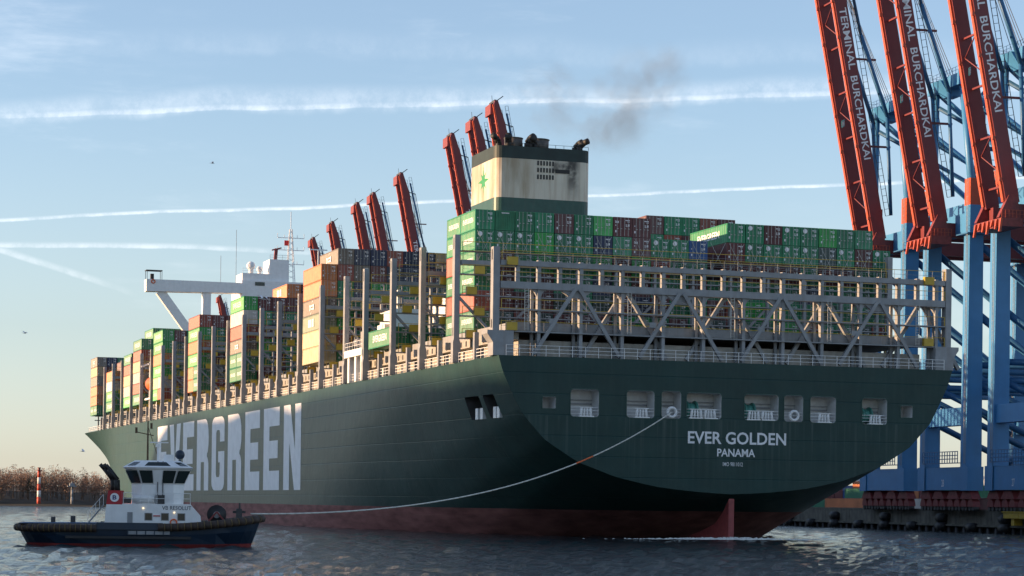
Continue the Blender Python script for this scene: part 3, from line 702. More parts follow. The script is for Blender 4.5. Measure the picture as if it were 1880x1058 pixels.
railing([(27.6, 255.1, 58.6), (31.9, 255.1, 58.6)], 1.0, 1.2, 'roof_rail', m_grey, (1., .5), dh)
MB().bar((29.0, 256, 58.6), (29.2, 256, 61.2), .7).bar((28.2, 256, 60.8), (30.4, 256, 61.4), .3).build('searchlight_post', m_bogie, dh)
ms = MB()
for sx in (-1, 1):
    for sy in (-1, 1): ms.bar((33 + sx * .9, 258 + sy * .9, 53.5), (33 + sx * .25, 258 + sy * .25, 66), .16)
for i in range(9): z = 54.5 + i * 1.3; w = .9 - .07 * i; ms.bar((33 - w, 258 - w, z), (33 + w, 258 - w, z + .9), .09).bar((33 + w, 258 - w, z), (33 - w, 258 - w, z + .9), .09)
for z in (58, 61.2, 64): ms.bar((29.9, 258, z), (36.1, 258, z), .16).bar((29.9, 258, z), (29.9, 258, z + 1), .1).bar((36.1, 258, z), (36.1, 258, z + 1), .1).bar((31.5, 258, z), (31.5, 258, z + .7), .1).bar((34.5, 258, z), (34.5, 258, z + .7), .1)
ms.bar((33, 258, 66), (33, 258, 70), .14).build('signal_mast', m_white, dh)
MB().box(31.5, 32.6, 257.9, 258, 62.2, 63.4).build('flag', mat('flag_red', (.6, .04, .04), .8), dh)
MB().bar((39.5, 258, 53.5), (39.5, 258, 61.5), .25).bar((37.4, 258, 61.6), (41.6, 258, 61.6), .25).build('radar_post', m_white, dh)
for x, z in ((20.0, 65), (16.5, 59)): MB().bar((x, 256, 52.8), (x, 256, z), .08).build('whip_antenna', m_grey, dh)
# ---- bow mast and breakwater
bm = MB().box(10, 48, 352, 352.6, DK, 25.5).build('breakwater', m_grey, ship)
mb = MB()
for x in (3.2, 5.0):
    mb.bar((x, 356, DK), (x, 356, 34), .35)
for z in (24.5, 27, 29.5, 32, 33.8): mb.bar((2.2, 356, z), (6.0, 356, z), .25).bar((2.2, 355.4, z + 1), (6, 355.4, z + 1), .1)
mb.build('bow_lashing_tower', m_grey, ship)
# lifeboat hanging under the wing
vs, fs = ball((0, 0, 0), 1, 8)
lbm = MB().add([(x * 1.5, y * 4.4, z * 1.45 + (.25 if z > 0 else 0)) for x, y, z in vs], fs).mesh('lifeboat', m_life, True)
lt = thing('lifeboat', 'enclosed orange lifeboat hanging from davits at the deckhouse side', 'lifeboat', (1.2, 254.5, 29.4))
link('boat_hull', lbm, lt); MB().box(-.5, .5, -1.2, 1.2, 1.5, 2.2).build('canopy', m_life, lt)
dvb = MB()
for y in (249.5, 259.5): dvb.bar((1.5, y, DK), (1.5, y, 34.5), .5).bar((1.5, y, 34.4), (-.6, y, 33.6), .4)
dvb.bar((1.5, 249.5, 34.4), (1.5, 259.5, 34.4), .5).box(.3, 2.8, 249.2, 259.8, 26.0, 26.4).build('lifeboat_davit', m_white, ship)

# ================================================================== CONTAINERS
CW, CH = 2.50, 2.44
def cont_mesh(Lc, door):
    mb = MB(); w = CW
    # corner posts, rails
    for x in (0, w - .16):
        for y in (0, Lc - .16): mb.box(x, x + .16, y, y + .16, 0, CH)
    for z in (0, CH - .14):
        mb.box(.16, w - .16, 0.003, .14, z, z + .14); mb.box(.16, w - .16, Lc - .14, Lc - .003, z, z + .14)
        for x in (0.003, w - .123): mb.box(x, x + .12, .16, Lc - .16, z, z + .14)
    # corrugated side walls
    n = int((Lc - .32) / .56); st_ = (Lc - .32) / n
    for xs, sg in ((.02, 1), (w - .02, -1)):
        pr = []
        for i in range(n):
            y = .16 + i * st_; pr += [(xs, y), (xs, y + st_ * .36), (xs + sg * .05, y + st_ * .5), (xs + sg * .05, y + st_ * .86)]
        pr.append((xs, .16 + n * st_)); k = len(pr)
        mb.add([(x, y, .14) for x, y in pr] + [(x, y, CH - .14) for x, y in pr], [(i, i + 1, k + i + 1, k + i) for i in range(k - 1)])
    mb.add([(.05, .05, CH - .03), (w - .05, .05, CH - .03), (w - .05, Lc - .05, CH - .03), (.05, Lc - .05, CH - .03)], [(0, 1, 2, 3)])
    mb.add([(.05, .05, .03), (w - .05, .05, .03), (w - .05, Lc - .05, .03), (.05, Lc - .05, .03)], [(3, 2, 1, 0)])
    mb.box(.16, w - .16, Lc - .09, Lc - .05, .14, CH - .14)
    if door:
        for a, b in ((.17, w / 2 - .012), (w / 2 + .012, w - .17)):
            mb.box(a, b, .05, .10, .15, CH - .15)
            for z in (.62, 1.12, 1.62): mb.box(a + .06, b - .06, .028, .05, z, z + .05)
        for x in (.50, .98, 1.52, 2.0): mb.tube((x, .0, .05), (x, .0, CH - .05), .026, 6, mi=1)
        for x in (.50, .98, 1.52, 2.0): mb.box(x - .05, x + .2, -.03, 0, .95, 1.02, 1)
        for x0, z0, x1, z1 in ((1.62, 2.0, 2.2, 2.1), (1.86, 1.84, 2.2, 1.9), (1.66, 1.5, 1.82, 1.56), (1.66, 1.38, 1.82, 1.44), (1.66, 1.26, 1.9, 1.32), (1.94, 1.3, 2.16, 1.58), (.26, .5, .42, .78), (.26, 1.34, .38, 1.46)):
            mb.box(x0, x1, .016, .0275, z0, z1, 2)
    else:
        n2 = 9; s2 = (w - .34) / n2
        for i in range(n2): mb.box(.17 + i * s2, .17 + (i + .55) * s2, .03, .09, .14, CH - .14)
        mb.box(.16, w - .16, .08, .1, .14, CH - .14)
        mb.box(.8, 1.8, .016, .028, 2.1, 2.2, 2)
    return mb.mesh('container', [m_cont, m_bar, m_letter], False)
MESH = {(l, d): cont_mesh(CL if l == 40 else 6.06, d) for l in (40, 20) for d in (True, False)}
ever40 = text_mesh('EVERGREEN', 1, .03, None, 7.2, .95); ever20 = text_mesh('EVERGREEN', 1, .03, None, 4.3, .62)
dacon = MB().prism([(-1.7, .4), (-.7, .4), (-.75, -.35), (-1.7, -.5), (-1.25, -.05)], 'z', 0, .01).prism([(-.5, .35), (1.5, .45), (1.5, -.4), (-.4, -.35), (-.4, -.1), (1.05, -.12), (1.0, .15), (-.5, .1)], 'z', 0, .01).mesh('logo', m_letter)
blk = MB().box(-2.2, -.3, -.6, .6, 0, .01).box(.2, 1.5, -.6, .6, 0, .01).mesh('marking', m_letter)
disc = MB().tube((0, 0, 0), (0, 0, .012), .3, 20).mesh('round_emblem', m_letter)
tail1 = MB().prism([(-.2, .65), (.9, 1.1), (.7, .85)], 'z', 0, .01).prism([(.2, -.65), (-.9, -1.1), (-.7, -.85)], 'z', 0, .01).mesh('swoosh', m_letter)
COLS = dict(g=((.013, .185, .082), 'dark green'), G=((.025, .32, .06), 'bright green'), m=((.10, .022, .024), 'maroon'), n=((.016, .028, .075), 'navy blue'), b=((.02, .085, .25), 'blue'),
            o=((.50, .17, .055), 'orange'), r=((.26, .055, .035), 'rust red'), d=((.15, .125, .105), 'grey brown'), t=((.50, .36, .2), 'tan'), w=((.48, .47, .43), 'pale grey'), y=((.55, .47, .28), 'cream'), e=((.19, .24, .16), 'grey green'), k=((.035, .075, .065), 'slate green'))
TW = ['bottom', 'second', 'third', 'fourth', 'fifth', 'top']
NCONT = [0]
def container(k, col, tier, code, stack, size=40, half=0, side=None, door=True, emb=False, tex=False):
    rgb, cn = COLS[code]
    x = XO + col * PC; y = PY[k] + 1.25 + (half * 6.12 if size == 20 else 0); z = HZ + tier * TIER
    o = link('shipping_container', MESH[size, door], None, (x + random.uniform(-.02, .02), y + random.uniform(-.03, .03), z))
    j = 1 + random.uniform(-.2, .25); fd = random.random() ** 3 * .05; o.color = (rgb[0] * j + fd, rgb[1] * j + fd, rgb[2] * j + fd, 1)
    tw = ['bottom', 'second', 'third', 'fourth', 'fifth', 'sixth', 'seventh'][tier]
    ORD = 'first second third fourth fifth sixth seventh eighth ninth tenth eleventh twelfth thirteenth fourteenth fifteenth sixteenth seventeenth eighteenth nineteenth twentieth twenty-first twenty-second'.split()
    row = ORD[col - (1 if k == 1 else 0)] + ' port row' + (' aft' if size == 20 and half == 0 else ' fore' if size == 20 else '')
    lab = '%s%s %scontainer, %s tier, %s, %s' % ('', cn, 'lettered ' if side == 'E' else 'white-marked ' if side in ('D', 'B') else 'emblem ' if emb else '' if door else 'plain-ended ', tw, row, stack)
    tag(o, lab, 'container', 'containers on ' + stack)
    Lc = CL if size == 40 else 6.06
    if side == 'E': link('lettering', ever40 if size == 40 else ever20, o, (-.004, Lc / 2, 1.25), PORT)
    if side == 'D': link('logo', dacon, o, (-.016, Lc / 2, 1.2), PORT); link('swoosh', tail1, o, (-.016, Lc / 2, 1.2), PORT)
    if side == 'B': link('marking', blk, o, (-.016, Lc / 2, 1.25), PORT)
    if emb: link('round_emblem', disc, o, (.62, .012, 1.95), AFT)
    NCONT[0] += 1
    if tex: link('lettering', text_mesh('tex', 1, .02, None, .55, .34), o, (.5, .012, 1.85), AFT)
    return o
rc = random.Random(11)
def rnd(): return rc.choice('gggggggmmmGnkr')
S0 = 'stern stack'
top = list('ggggmgGmm') + [None] * 4 + list('ggmggGgg') + [None]
sec = list('gggGggngm') + ['g', 'g', 'b', None] + list('mggggkgmg')
for c_ in range(22):
    col = c_ + 1
    for ti in range(6):
        code = top[c_] if ti == 5 else sec[c_] if ti == 4 else rnd()
        if code is None: continue
        if ti < 4 and c_ == 12 and ti == 3: continue
        if c_ == 0:
            code = [('g'), ('r'), ('g'), ('g'), ('g'), ('g')][ti]
            code2 = ['g', 'r', 'g', 'r', 'g', 'g'][ti]
            container(1, col, ti, code, S0, 20, 0, 'E' if code == 'g' else 'P', emb=(ti == 4)); container(1, col, ti, code2, S0, 20, 1, 'E' if code2 == 'g' else 'P')
        else:
            container(1, col, ti, code, S0, 40, side='E' if (c_ == 13 and ti == 5) else None, door=not (c_ == 1 and ti == 5), emb=(ti == 4 and code == 'g' and c_ not in (3, 7)) or (ti == 5 and c_ in (14, 16, 17)), tex=(c_, ti) in ((7, 5), (8, 4)))
for c_, codes in ((12, 'gm'), (13, 'rg'), (14, 'mg'), (15, 'gr'), (16, 'gm')):
    for ti, code in enumerate(codes): container(2, c_, ti + 5, code, 'second stack from stern')
mb = MB()
for c_ in range(12, 17):
    for ti in range(5): x, y, z = XO + c_ * PC, PY[2] + 1.25, HZ + ti * TIER; mb.box(x, x + CW, y, y + CL, z, z + CH)
o = mb.build('shipping_containers', m_cont); o.color = (.014, .17, .08, 1); o['kind'] = 'stuff'
for c_ in (0, 1, 2): container(3, c_, 0, 'g', 'low stack beside white ventilation house', side='E' if c_ == 0 else None)
HID = MB()
def stack(k, name, port, ncol, tops, t7=None):
    for ti, p in enumerate(port):
        if len(p[0]) == 2:
            for h in (0, 1): container(k, 0, ti, p[0][1 - h], name, 20, h, p[1] if p[0][1 - h] in 'gG' else 'P')
        else: container(k, 0, ti, p[0], name, 40, side=p[1])
    for c_ in range(1, ncol):
        for ti in range(6):
            code = tops[c_ - 1] if ti == 5 and c_ - 1 < len(tops) else rnd()
            if code == '.': continue
            if c_ >= 2 and ti < 4: x, y, z = XO + c_ * PC, PY[k] + 1.25, HZ + ti * TIER; HID.box(x, x + CW, y, y + CL, z, z + CH, 'gGmnkr'.index(code) if code in 'gGmnkr' else 0)
            else: container(k, c_, ti, code, name)
    for c_, code, sd in (t7 or []): container(k, c_, 6, code, name, side=sd)
stack(6, 'first stack forward of funnel', [('y', 'P'), ('t', 'P'), ('e', 'B'), ('d', 'D'), ('o', 'P'), ('o', 'P')], 8, 'rdmnnmn', [(1, 'd', 'D'), (2, 'n', None), (3, 'n', None), (4, 'r', None), (5, 'n', None), (6, 'n', None), (7, 't', None)])
stack(10, 'second stack forward of funnel', [('gg', 'E'), ('gg', 'E'), ('d', 'D'), ('r', 'P'), ('w', 'P'), ('G', 'E')], 5, 'mmmn', [(3, 'o', 'B'), (4, 'm', None)])
stack(13, 'third stack forward of funnel', [('og', 'E'), ('og', 'E'), ('G', 'E'), ('o', 'P'), ('G', 'E'), ('r', 'P')], 4, 'mmm')
stack(16, 'stack just aft of bridge wing', [('Gr', 'E'), ('yw', 'P'), ('G', 'E'), ('o', 'P'), ('G', 'E'), ('G', 'E')], 4, 'mgm')
stack(18, 'first stack forward of deckhouse', [('g', 'E'), ('r', 'P'), ('w', 'P'), ('t', 'P'), ('r', 'P'), ('g', 'E')], 4, 'ggg', [(1, 'g', 'E'), (2, 'g', None), (3, 'g', None)])
stack(19, 'second stack forward of deckhouse', [('G', 'E'), ('w', 'P'), ('t', 'P'), ('r', 'P'), ('g', 'E')], 3, 'gg')
stack(21, 'low stack second from bow', [('g', 'E'), ('G', 'E'), ('w', 'P'), ('o', 'P')], 2, '....')
stack(23, 'foremost stack near bow', [('gg', 'E'), ('o', 'P'), ('o', 'P'), ('d', 'P'), ('t', 'P'), ('d', 'D')], 4, 'ngm')

o = HID.build('shipping_containers', [mat('box_' + c_, COLS[c_][0], .5, var=.2, streak=.3, dirt=(.13, .085, .05)) for c_ in 'gGmnkr']); o['kind'] = 'stuff'
# ================================================================== CRANES
m_sign = mat('teal_sign', (.05, .25, .3), .5); m_cable = mat('cable', (.10, .11, .13), .5)
HX, HZC, BL, BA = -4., 49., 66., R(11)
bd = Vector((-math.sin(BA), 0, math.cos(BA))); bn = Vector((math.cos(BA), 0, math.sin(BA)))      # along the boom, and its upper side
def bp_(s, n, y): v = Vector((HX, 0, HZC)) + bd * s + bn * n; return (v.x, y, v.z)
def crane():
    c = thing('gantry_crane', '', 'crane')
    for x in (0, 30):
        for y in (-8.1, 8.1):
            o = MB().prism([(x - 1.45, 3.5), (x + 1.45, 3.5), (x + 1.22, 51.5), (x - 1.22, 51.5)], 'y', y - 1.1, y + 1.1).build('leg', m_blue, c)
            MB().box(x - 1.222, x + 1.222, y - 1.102, y + 1.102, 51.5, 56).build('leg_cap', m_orange, o)
            mb = MB()
            for z in (46.5,): mb.box(x - 2.2, x + 2.2, y - 2.2, y + 2.2, z, z + .2)
            mb.build('leg_platform', m_dblue, o)
            railing([(x - 2.2, y - 2.2, 46.7), (x + 2.2, y - 2.2, 46.7)], 1.1, 1.1, 'platform_rail', m_grey, (1., .5), o)
            lad = MB().bar((x - 1.7, y - 1.2, 8), (x - 1.7, y - 1.2, 56), .08).bar((x - 1.7, y - .7, 8), (x - 1.7, y - .7, 56), .08)
            for k in range(60): lad.bar((x - 1.7, y - 1.2, 8 + k * .8), (x - 1.7, y - .7, 8 + k * .8), .05)
            lad.build('ladder', m_grey, o)
        o = MB().box(x - 1.3, x + 1.3, -6.99, 6.99, 3.5, 7.4).build('sill_beam', m_blue, c)
        for sy in (-1, 1): MB().prism([(x - 1.46, 3.4), (x + 1.46, 3.4), (x + 1.46, 7.45), (x - 1.46, 7.45)], 'y', sy * 7.0, sy * 9.9).build('sill_end', m_blue, c)
        gw = MB().box(x - 1.9, x - 1.4, -7, 7, 8.0, 8.15)
        for k in range(15): gw.box(x - 1.95, x - 1.85, -7 + k, -6.85 + k, 8.15, 10.0)
        for z in (8.7, 9.3, 9.95): gw.box(x - 1.95, x - 1.85, -7, 7, z, z + .14)
        gw.build('walkway', m_dblue, o)
        MB().box(x - 1.0, x + 1.0, -7, 7, 14.5, 17.5).build('portal_beam', m_blue, c)
        MB().box(x - 1.1, x + 1.1, -7, 7, 46.9, 50.3).build('top_beam', m_blue, c)
        # bogies
        for y in (-8.1, -2.9, 2.9, 8.1):
            q = MB().prism([(y - 2.4, 2.0), (y + 2.4, 2.0), (y + 1.2, 3.45), (y - 1.2, 3.45)], 'x', x - .8, x + .8).build('bogie', m_bogie, c)
            for sy in (-1.3, 1.3):
                MB().prism([(y + sy - 1.15, .7), (y + sy + 1.15, .7), (y + sy + .9, 1.5), (y + sy + .3, 2.2), (y + sy - .3, 2.2), (y + sy - .9, 1.5)], 'x', x - .65, x + .65).build('truck', m_bogie, q)
                for s2 in (-.6, .6): MB().tube((x - .5, y + sy + s2, .46), (x + .5, y + sy + s2, .46), .44, 14).build('wheel', m_dkgrey, q)
    for y in (-8.1, 8.1):
        for z in (21.5, 24.6): MB().tube((1.2, y, z), (28.8, y, z), .55, 12).build('tie_tube', m_dblue, c, True)
        for a, b in (((1, 45), (29, 24.5)), ((1, 21.5), (29, 9)), ((1, 33), (29, 14))): MB().tube((a[0], y, a[1]), (b[0], y, b[1]), .6, 12).build('diagonal_tube', m_dblue, c, True)
        # pylon tube and backstay
        MB().tube((0, y, 50.3), (-1.0, y * .62, 73), .7, 14, .55).build('pylon_tube', m_blue, c, True)
        MB().tube((-.6, y * .6, 72.5), (29, y, 51), .5, 12).build('backstay', m_blue, c, True)
        MB().tube((-.6, y * .6, 70), (40, y * .5, 50.5), .4, 12).build('backstay', m_dblue, c, True)
    MB().box(-2.2, 1.0, -6.2, 6.2, 72.2, 74.2).prism([(-3.4, 73.6), (1.2, 73.6), (.4, 71.0), (-1.6, 71.0)], 'y', -1.5, 1.5).build('apex_beam', m_blue, c)
    railing([(-2.2, -6.2, 74.2), (-2.2, 6.2, 74.2), (1, 6.2, 74.2), (1, -6.2, 74.2), (-2.2, -6.2, 74.2)], 1.1, 1.2, 'apex_rail', m_dblue, (1., .5), c)
    MB().bar((-1, -4, 74.2), (-1, -4, 76), .3).bar((-1, -4, 76), (2.2, -4, 76), .3).build('hoist_arm', m_dblue, c)
    # stair tower below the apex
    stt = MB()
    for x, y in ((2.5, -3), (4.2, -3), (2.5, -1.2), (4.2, -1.2)): stt.bar((x, y, 50), (x, y, 71), .28)
    for k in range(11): z = 51 + k * 1.9; stt.bar((2.5, -3, z), (4.2, -3, z + 1.9), .2, .5).box(2.2, 4.5, -3.2, -1, z - .08, z)
    stt.build('stair_tower', m_dblue, c)
    mb = MB()
    for k in range(4): mb.box(1.5, 6, -7, -3.3, 52 + k * 3.2, 52.15 + k * 3.2).bar((1.5, -7, 52 + k * 3.2), (1.5, -7, 53.1 + k * 3.2), .1).bar((6, -7, 52 + k * 3.2), (6, -7, 53.1 + k * 3.2), .1).bar((1.5, -7, 53.1 + k * 3.2), (6, -7, 53.1 + k * 3.2), .1)
    mb.build('service_gallery', m_dblue, c)
    # trolley girder running inland
    for y in (-2.6, 2.6): MB().box(HX - .5, 52, y - .75, y + .75, 46.6, 49.0).build('girder', m_red, c)
    MB().box(12, 24, -5.5, 5.5, 50.6, 56).build('machinery_house', m_blue, c)
    MB().box(HX - 2.2, HX + 1.6, -4.6, 4.6, 45.2, 46.55).prism([(HX - 2.6, 46.6), (HX + 1.0, 46.6), (HX + .6, 50.6), (HX - .9, 50.2)], 'y', -4.4, -3.5).prism([(HX - 2.6, 46.6), (HX + 1.0, 46.6), (HX + .6, 50.6), (HX - .9, 50.2)], 'y', 3.5, 4.4).build('hinge_bracket', m_bogie, c)
    railing([(HX - 2.2, -4.6, 46.6), (HX + 1.6, -4.6, 46.6)], 1.2, .6, 'hinge_rail', m_orange, (1., .5), c)
    for k in range(7): MB().bar((HX - 2.3, -4.7 + k * 1.5, 46.4), (HX - 2.6, -4.7 + k * 1.5, 44.3 + (k % 3) * .5), .35).build('buffer', m_orange, c)
    # raised boom: two box girders
    bo = link('boom', None, c)
    for y in (-3.5, 3.5):
        pr = [bp_(0, -1.2, 0), bp_(BL - 1, -1.2, 0), bp_(BL, -.7, 0), bp_(BL, .1, 0), bp_(BL - 7, 1.15, 0), bp_(0, 1.15, 0)]
        g = MB().prism([(p[0], p[2]) for p in pr], 'y', y - .6, y + .6).build('boom_girder', m_red, bo)
        pr = [bp_(.5, -1.25, 0), bp_(BL - 1, -1.25, 0), bp_(BL - 1, -1.5, 0), bp_(.5, -1.5, 0)]
        MB().prism([(p[0], p[2]) for p in pr], 'y', y - .3, y + .4).build('trolley_rail', m_orange, g)
        for k in range(9): p = bp_(4 + k * 6.6, -1.5, y - .6); MB().box(p[0] - .35, p[0] + .1, p[1] - .25, p[1] + .15, p[2] - .3, p[2] + .3).build('floodlight', m_orange, g)
        # inspection ladder behind the girder
        lad = MB(); a, b = Vector(bp_(4, 2.0, y)), Vector(bp_(BL - 2, 2.0, y)); lad.bar(a, b, .09); a2, b2 = Vector(bp_(4, 2.9, y)), Vector(bp_(BL - 2, 2.9, y)); lad.bar(a2, b2, .09)
        for k in range(50): lad.bar(a + (b - a) * (k / 49), a2 + (b2 - a2) * (k / 49), .07)
        lad.build('boom_walkway', m_dkgrey, g)
    for word, wd, sc in (('TERMINAL', 11.2, 36.6), ('BURCHARDKAI', 15.2, 22.2)):
        o = link('lettering', text_mesh(word, 1, .012, m_letter, wd, 1.35), bo); X_, Y_ = -bd, bn; Z_ = X_.cross(Y_)
        o.matrix_local = Matrix((X_, Y_, Z_)).transposed().to_4x4(); o.location = bp_(sc, .1, -3.5 - .612)
    ct = MB()
    for k in range(8): s = 3 + k * 8.2; ct.bar(bp_(s, -.2, -2.9), bp_(s, -.2, 2.9), .3)
    ct.build('cross_tie', m_red, bo)
    for k in range(4): s = 5 + k * 16; MB().bar(bp_(s, -.6, -2.9), bp_(s + 3.5, -.6, 2.9), .15).bar(bp_(s + 3.5, -.6, 2.9), bp_(s + 7, -.6, -2.9), .15).build('boom_brace', m_red, bo)
    sg = MB().box(-1.7, 1.7, -.06, .06, -.6, .6).build('sign', m_sign, bo); sg.location = bp_(22, -1.75, -.2); sg.rotation_euler = (0, R(-14), R(60))
    sm = MB()
    for k in range(7): sm.box(-1.4 + k * .42, -1.15 + k * .42, -.075, .075, -.35, .35)
    sm.build('sign_bars', m_letter, sg)
    MB().box(*[f for a in zip(bp_(BL - 4, -2.6, 0), bp_(BL - 1.0, -1.3, 0)) for f in sorted(a)][:2], -3.2, 3.2, *sorted((bp_(BL - 4, 0, 0)[2], bp_(BL - 1, 0, 0)[2]))).build('tip_cabin', m_bogie, bo)
    tp = MB().bar(bp_(BL, -.4, -3.2), bp_(BL, -.4, 3.2), .6).bar(bp_(BL, .2, -2.6), bp_(BL + 1, 2.2, -2.6), .25).bar(bp_(BL, .2, 2.6), bp_(BL + 1, 2.2, 2.6), .25).bar(bp_(BL, -.5, 0), bp_(BL + 2, -.3, 0), .1)
    tp.build('tip_frame', m_dkgrey, bo)
    for y in (-3.5, 3.5): tp = MB(); tp.bar(bp_(BL - 7, 1.1, y), bp_(BL - 8, 3.3, y), .25).bar(bp_(BL - 8, 3.3, y), bp_(BL - 22, 3.4, y), .14).build('tip_ladder_stay', m_dkgrey, bo)
    for s_ in (17, 33, 48): MB().bar(bp_(s_, 1.1, -2.9), bp_(s_ - .8, 5.4, -2.9), .35).build('stay_lug', m_red, bo)
    for y in (-3.2, 3.2):
        MB().tube((-2.4, y, 71), bp_(37, 3.2, y), .4, 8).tube(bp_(37, 3.2, y), bp_(62, 2.2, y), .3, 8).tube((-2.6, y, 71.5), bp_(4, 3.2, y), .35, 8).build('forestay', m_dblue, c, True)
    cb = MB()
    for k in range(6): cb.tube((-1.2, -2.2 + k * .9, 74.2), bp_(48 + 2.2 * k, 1.6, -2.2 + k * .9), .06, 5)
    cb.build('hoist_rope', m_cable, c)
    return c
cr0 = crane()
near = ['blue and red gantry crane with raised boom, middle one of the three nearest the stern', 'blue and red gantry crane with raised boom, closest to the yellow quay beam', 'blue and red gantry crane with raised boom, standing level with the stern stack']
spots = [(113.2, 97.0), (111.6, 71.3), (115.3, 123.2)]
far = [(130.5, 358.64), (133.2, 386.62), (135.4, 417.47), (143.0, 503.72), (146.9, 555.54), (148.2, 584.7), (153.3, 645.51), (158.8, 702.71), (174.0, 994.68)]
fl = ['first red crane boom beyond the ship funnel, its lettering hidden by the funnel', 'second red crane boom beyond the funnel with TERM showing', 'third red crane boom beyond the funnel, above the aft port stack corner', 'lone red crane boom standing apart above the navy containers', 'right one of two close red booms above the forward stack', 'left one of two close red booms above the forward stack', 'short red boom tip just above the grey brown top container', 'small red boom tip beside the ship radar post', 'tiny red boom tip seen below the bridge wing']
NUM = []
for i, (x, y) in enumerate(spots + far):
    o = cr0 if i == 0 else copy_tree(cr0)
    o.location = (x, y, QZ + .02); o.rotation_euler = (0, 0, -QA)
    o['label'] = (near + fl)[i]; o['group'] = 'gantry cranes along the quay'
    if i < 2: NUM.append(o)
for o, n_ in zip(NUM, ('28', '27')): link('numeral', text_mesh(n_, 1, .01, m_letter, .95, 1.25), o, (-1.312, 0, 4.7), PORT)   # on the waterside sill beam
# yard containers standing behind the crane legs
ry = random.Random(4)
for i in range(7):
    y = 60 + i * 14.
    for ti in range(ry.choice((1, 2, 2, 3))):
        code = ry.choice('mmgrbn'); o = link('shipping_container', MESH[40, True], None, (qx(y) + 26 + ry.uniform(-1, 1), y, QZ + .02 + ti * TIER), (0, 0, -QA)); o.color = (*COLS[code][0], 1)
        tag(o, '%s container, %s level of the %s yard pile behind the crane legs' % (COLS[code][1], ('bottom', 'middle', 'upper')[ti], 'first second third fourth fifth sixth seventh'.split()[i]), 'container', 'yard containers on the quay')

ym = [mat('yard_' + n_, c_, .6, var=.25, scale=.3) for n_, c_ in (('maroon', (.12, .03, .03)), ('green', (.02, .13, .07)), ('blue', (.03, .07, .2)), ('grey', (.3, .29, .27)), ('orange', (.4, .13, .05)), ('white', (.6, .6, .58)))]
mb = MB()
for row in range(5):
    for i in range(34):
        y = 20 + i * 13.5
        for ti in range(ry.choice((1, 2, 3, 3, 4))):
            x = qx(y) + 62 + row * 26; mb.box(x, x + 2.44, y, y + 12.2, QZ + .05 + ti * 2.6, QZ + 2.6 + ti * 2.6, ry.randrange(6)); mb.box(x + 2.6, x + 5.0, y, y + 12.2, QZ + .05 + ti * 2.6, QZ + 2.6 + ti * 2.6, ry.randrange(6))
o = mb.build('yard_containers', ym); o['kind'] = 'stuff'
# ================================================================== TUG
tug = thing('tugboat', 'small dark blue harbour tug with white wheelhouse and red funnels', 'tug', (-48.85 + .35 * CS, -48.74 - .35 * SN, 0), -TH + R(8))
m_tug = mat('tug_blue', (.008, .024, .05), .4, var=.25, scale=.6, streak=.3, dirt=(.03, .03, .035))
m_tred = mat('tug_red', (.42, .015, .025), .45, var=.1); m_boot = mat('tug_boot', (.25, .03, .03), .6)
def tug_hull():
    us = [-10.5, -10.2, -9.6, -8.6, -7, -4, 0, 4, 6.5, 8.2, 9.4, 10.1, 10.5]
    def dz(u): return 1.75 if u < 2 else 1.75 + .85 * ((u - 2) / 8.5) ** 1.6
    def hb(u):
        a = 1 if abs(u) < 6 else (1 - ((abs(u) - 6) / 4.75) ** 2.4) ** .5
        return 4.1 * max(a, .12)
    vs = []; fs = []; prof = [(1, 1), (.97, .55), (.93, .1), (.8, -.6), (.4, -1.4)]
    for u in us:
        d = dz(u)
        row = [(-hb(u) * a * (1 if z > .3 else (1 - .25 * max(0, abs(u) - 6) / 4.5)), d * z if z > 0 else z) for a, z in prof]
        k = 1.0
        for y, z in row:
            rk = (u - (.9 * (1 - z / d) if u > 8 else -.9 * (1 - z / d) if u < -8 else 0)); vs.append((rk, y, z))
        for y, z in row[::-1]:
            rk = (u - (.9 * (1 - z / d) if u > 8 else -.9 * (1 - z / d) if u < -8 else 0)); vs.append((rk, -y, z))
    n = 10
    for i in range(len(us) - 1):
        for j in range(n): fs.append((i * n + j, (i + 1) * n + j, (i + 1) * n + (j + 1) % n, i * n + (j + 1) % n))
    fs.append(tuple(range(n))); fs.append(tuple(range((len(us) - 1) * n, len(us) * n))[::-1])
    m = MB().add(vs, fs)
    me = m.mesh('hull', [m_tug, m_boot], False)
    for p in me.polygons:
        if p.center.z < .12: p.material_index = 1
    return link('hull', me, tug), dz, hb
th_, dz, hb = tug_hull()
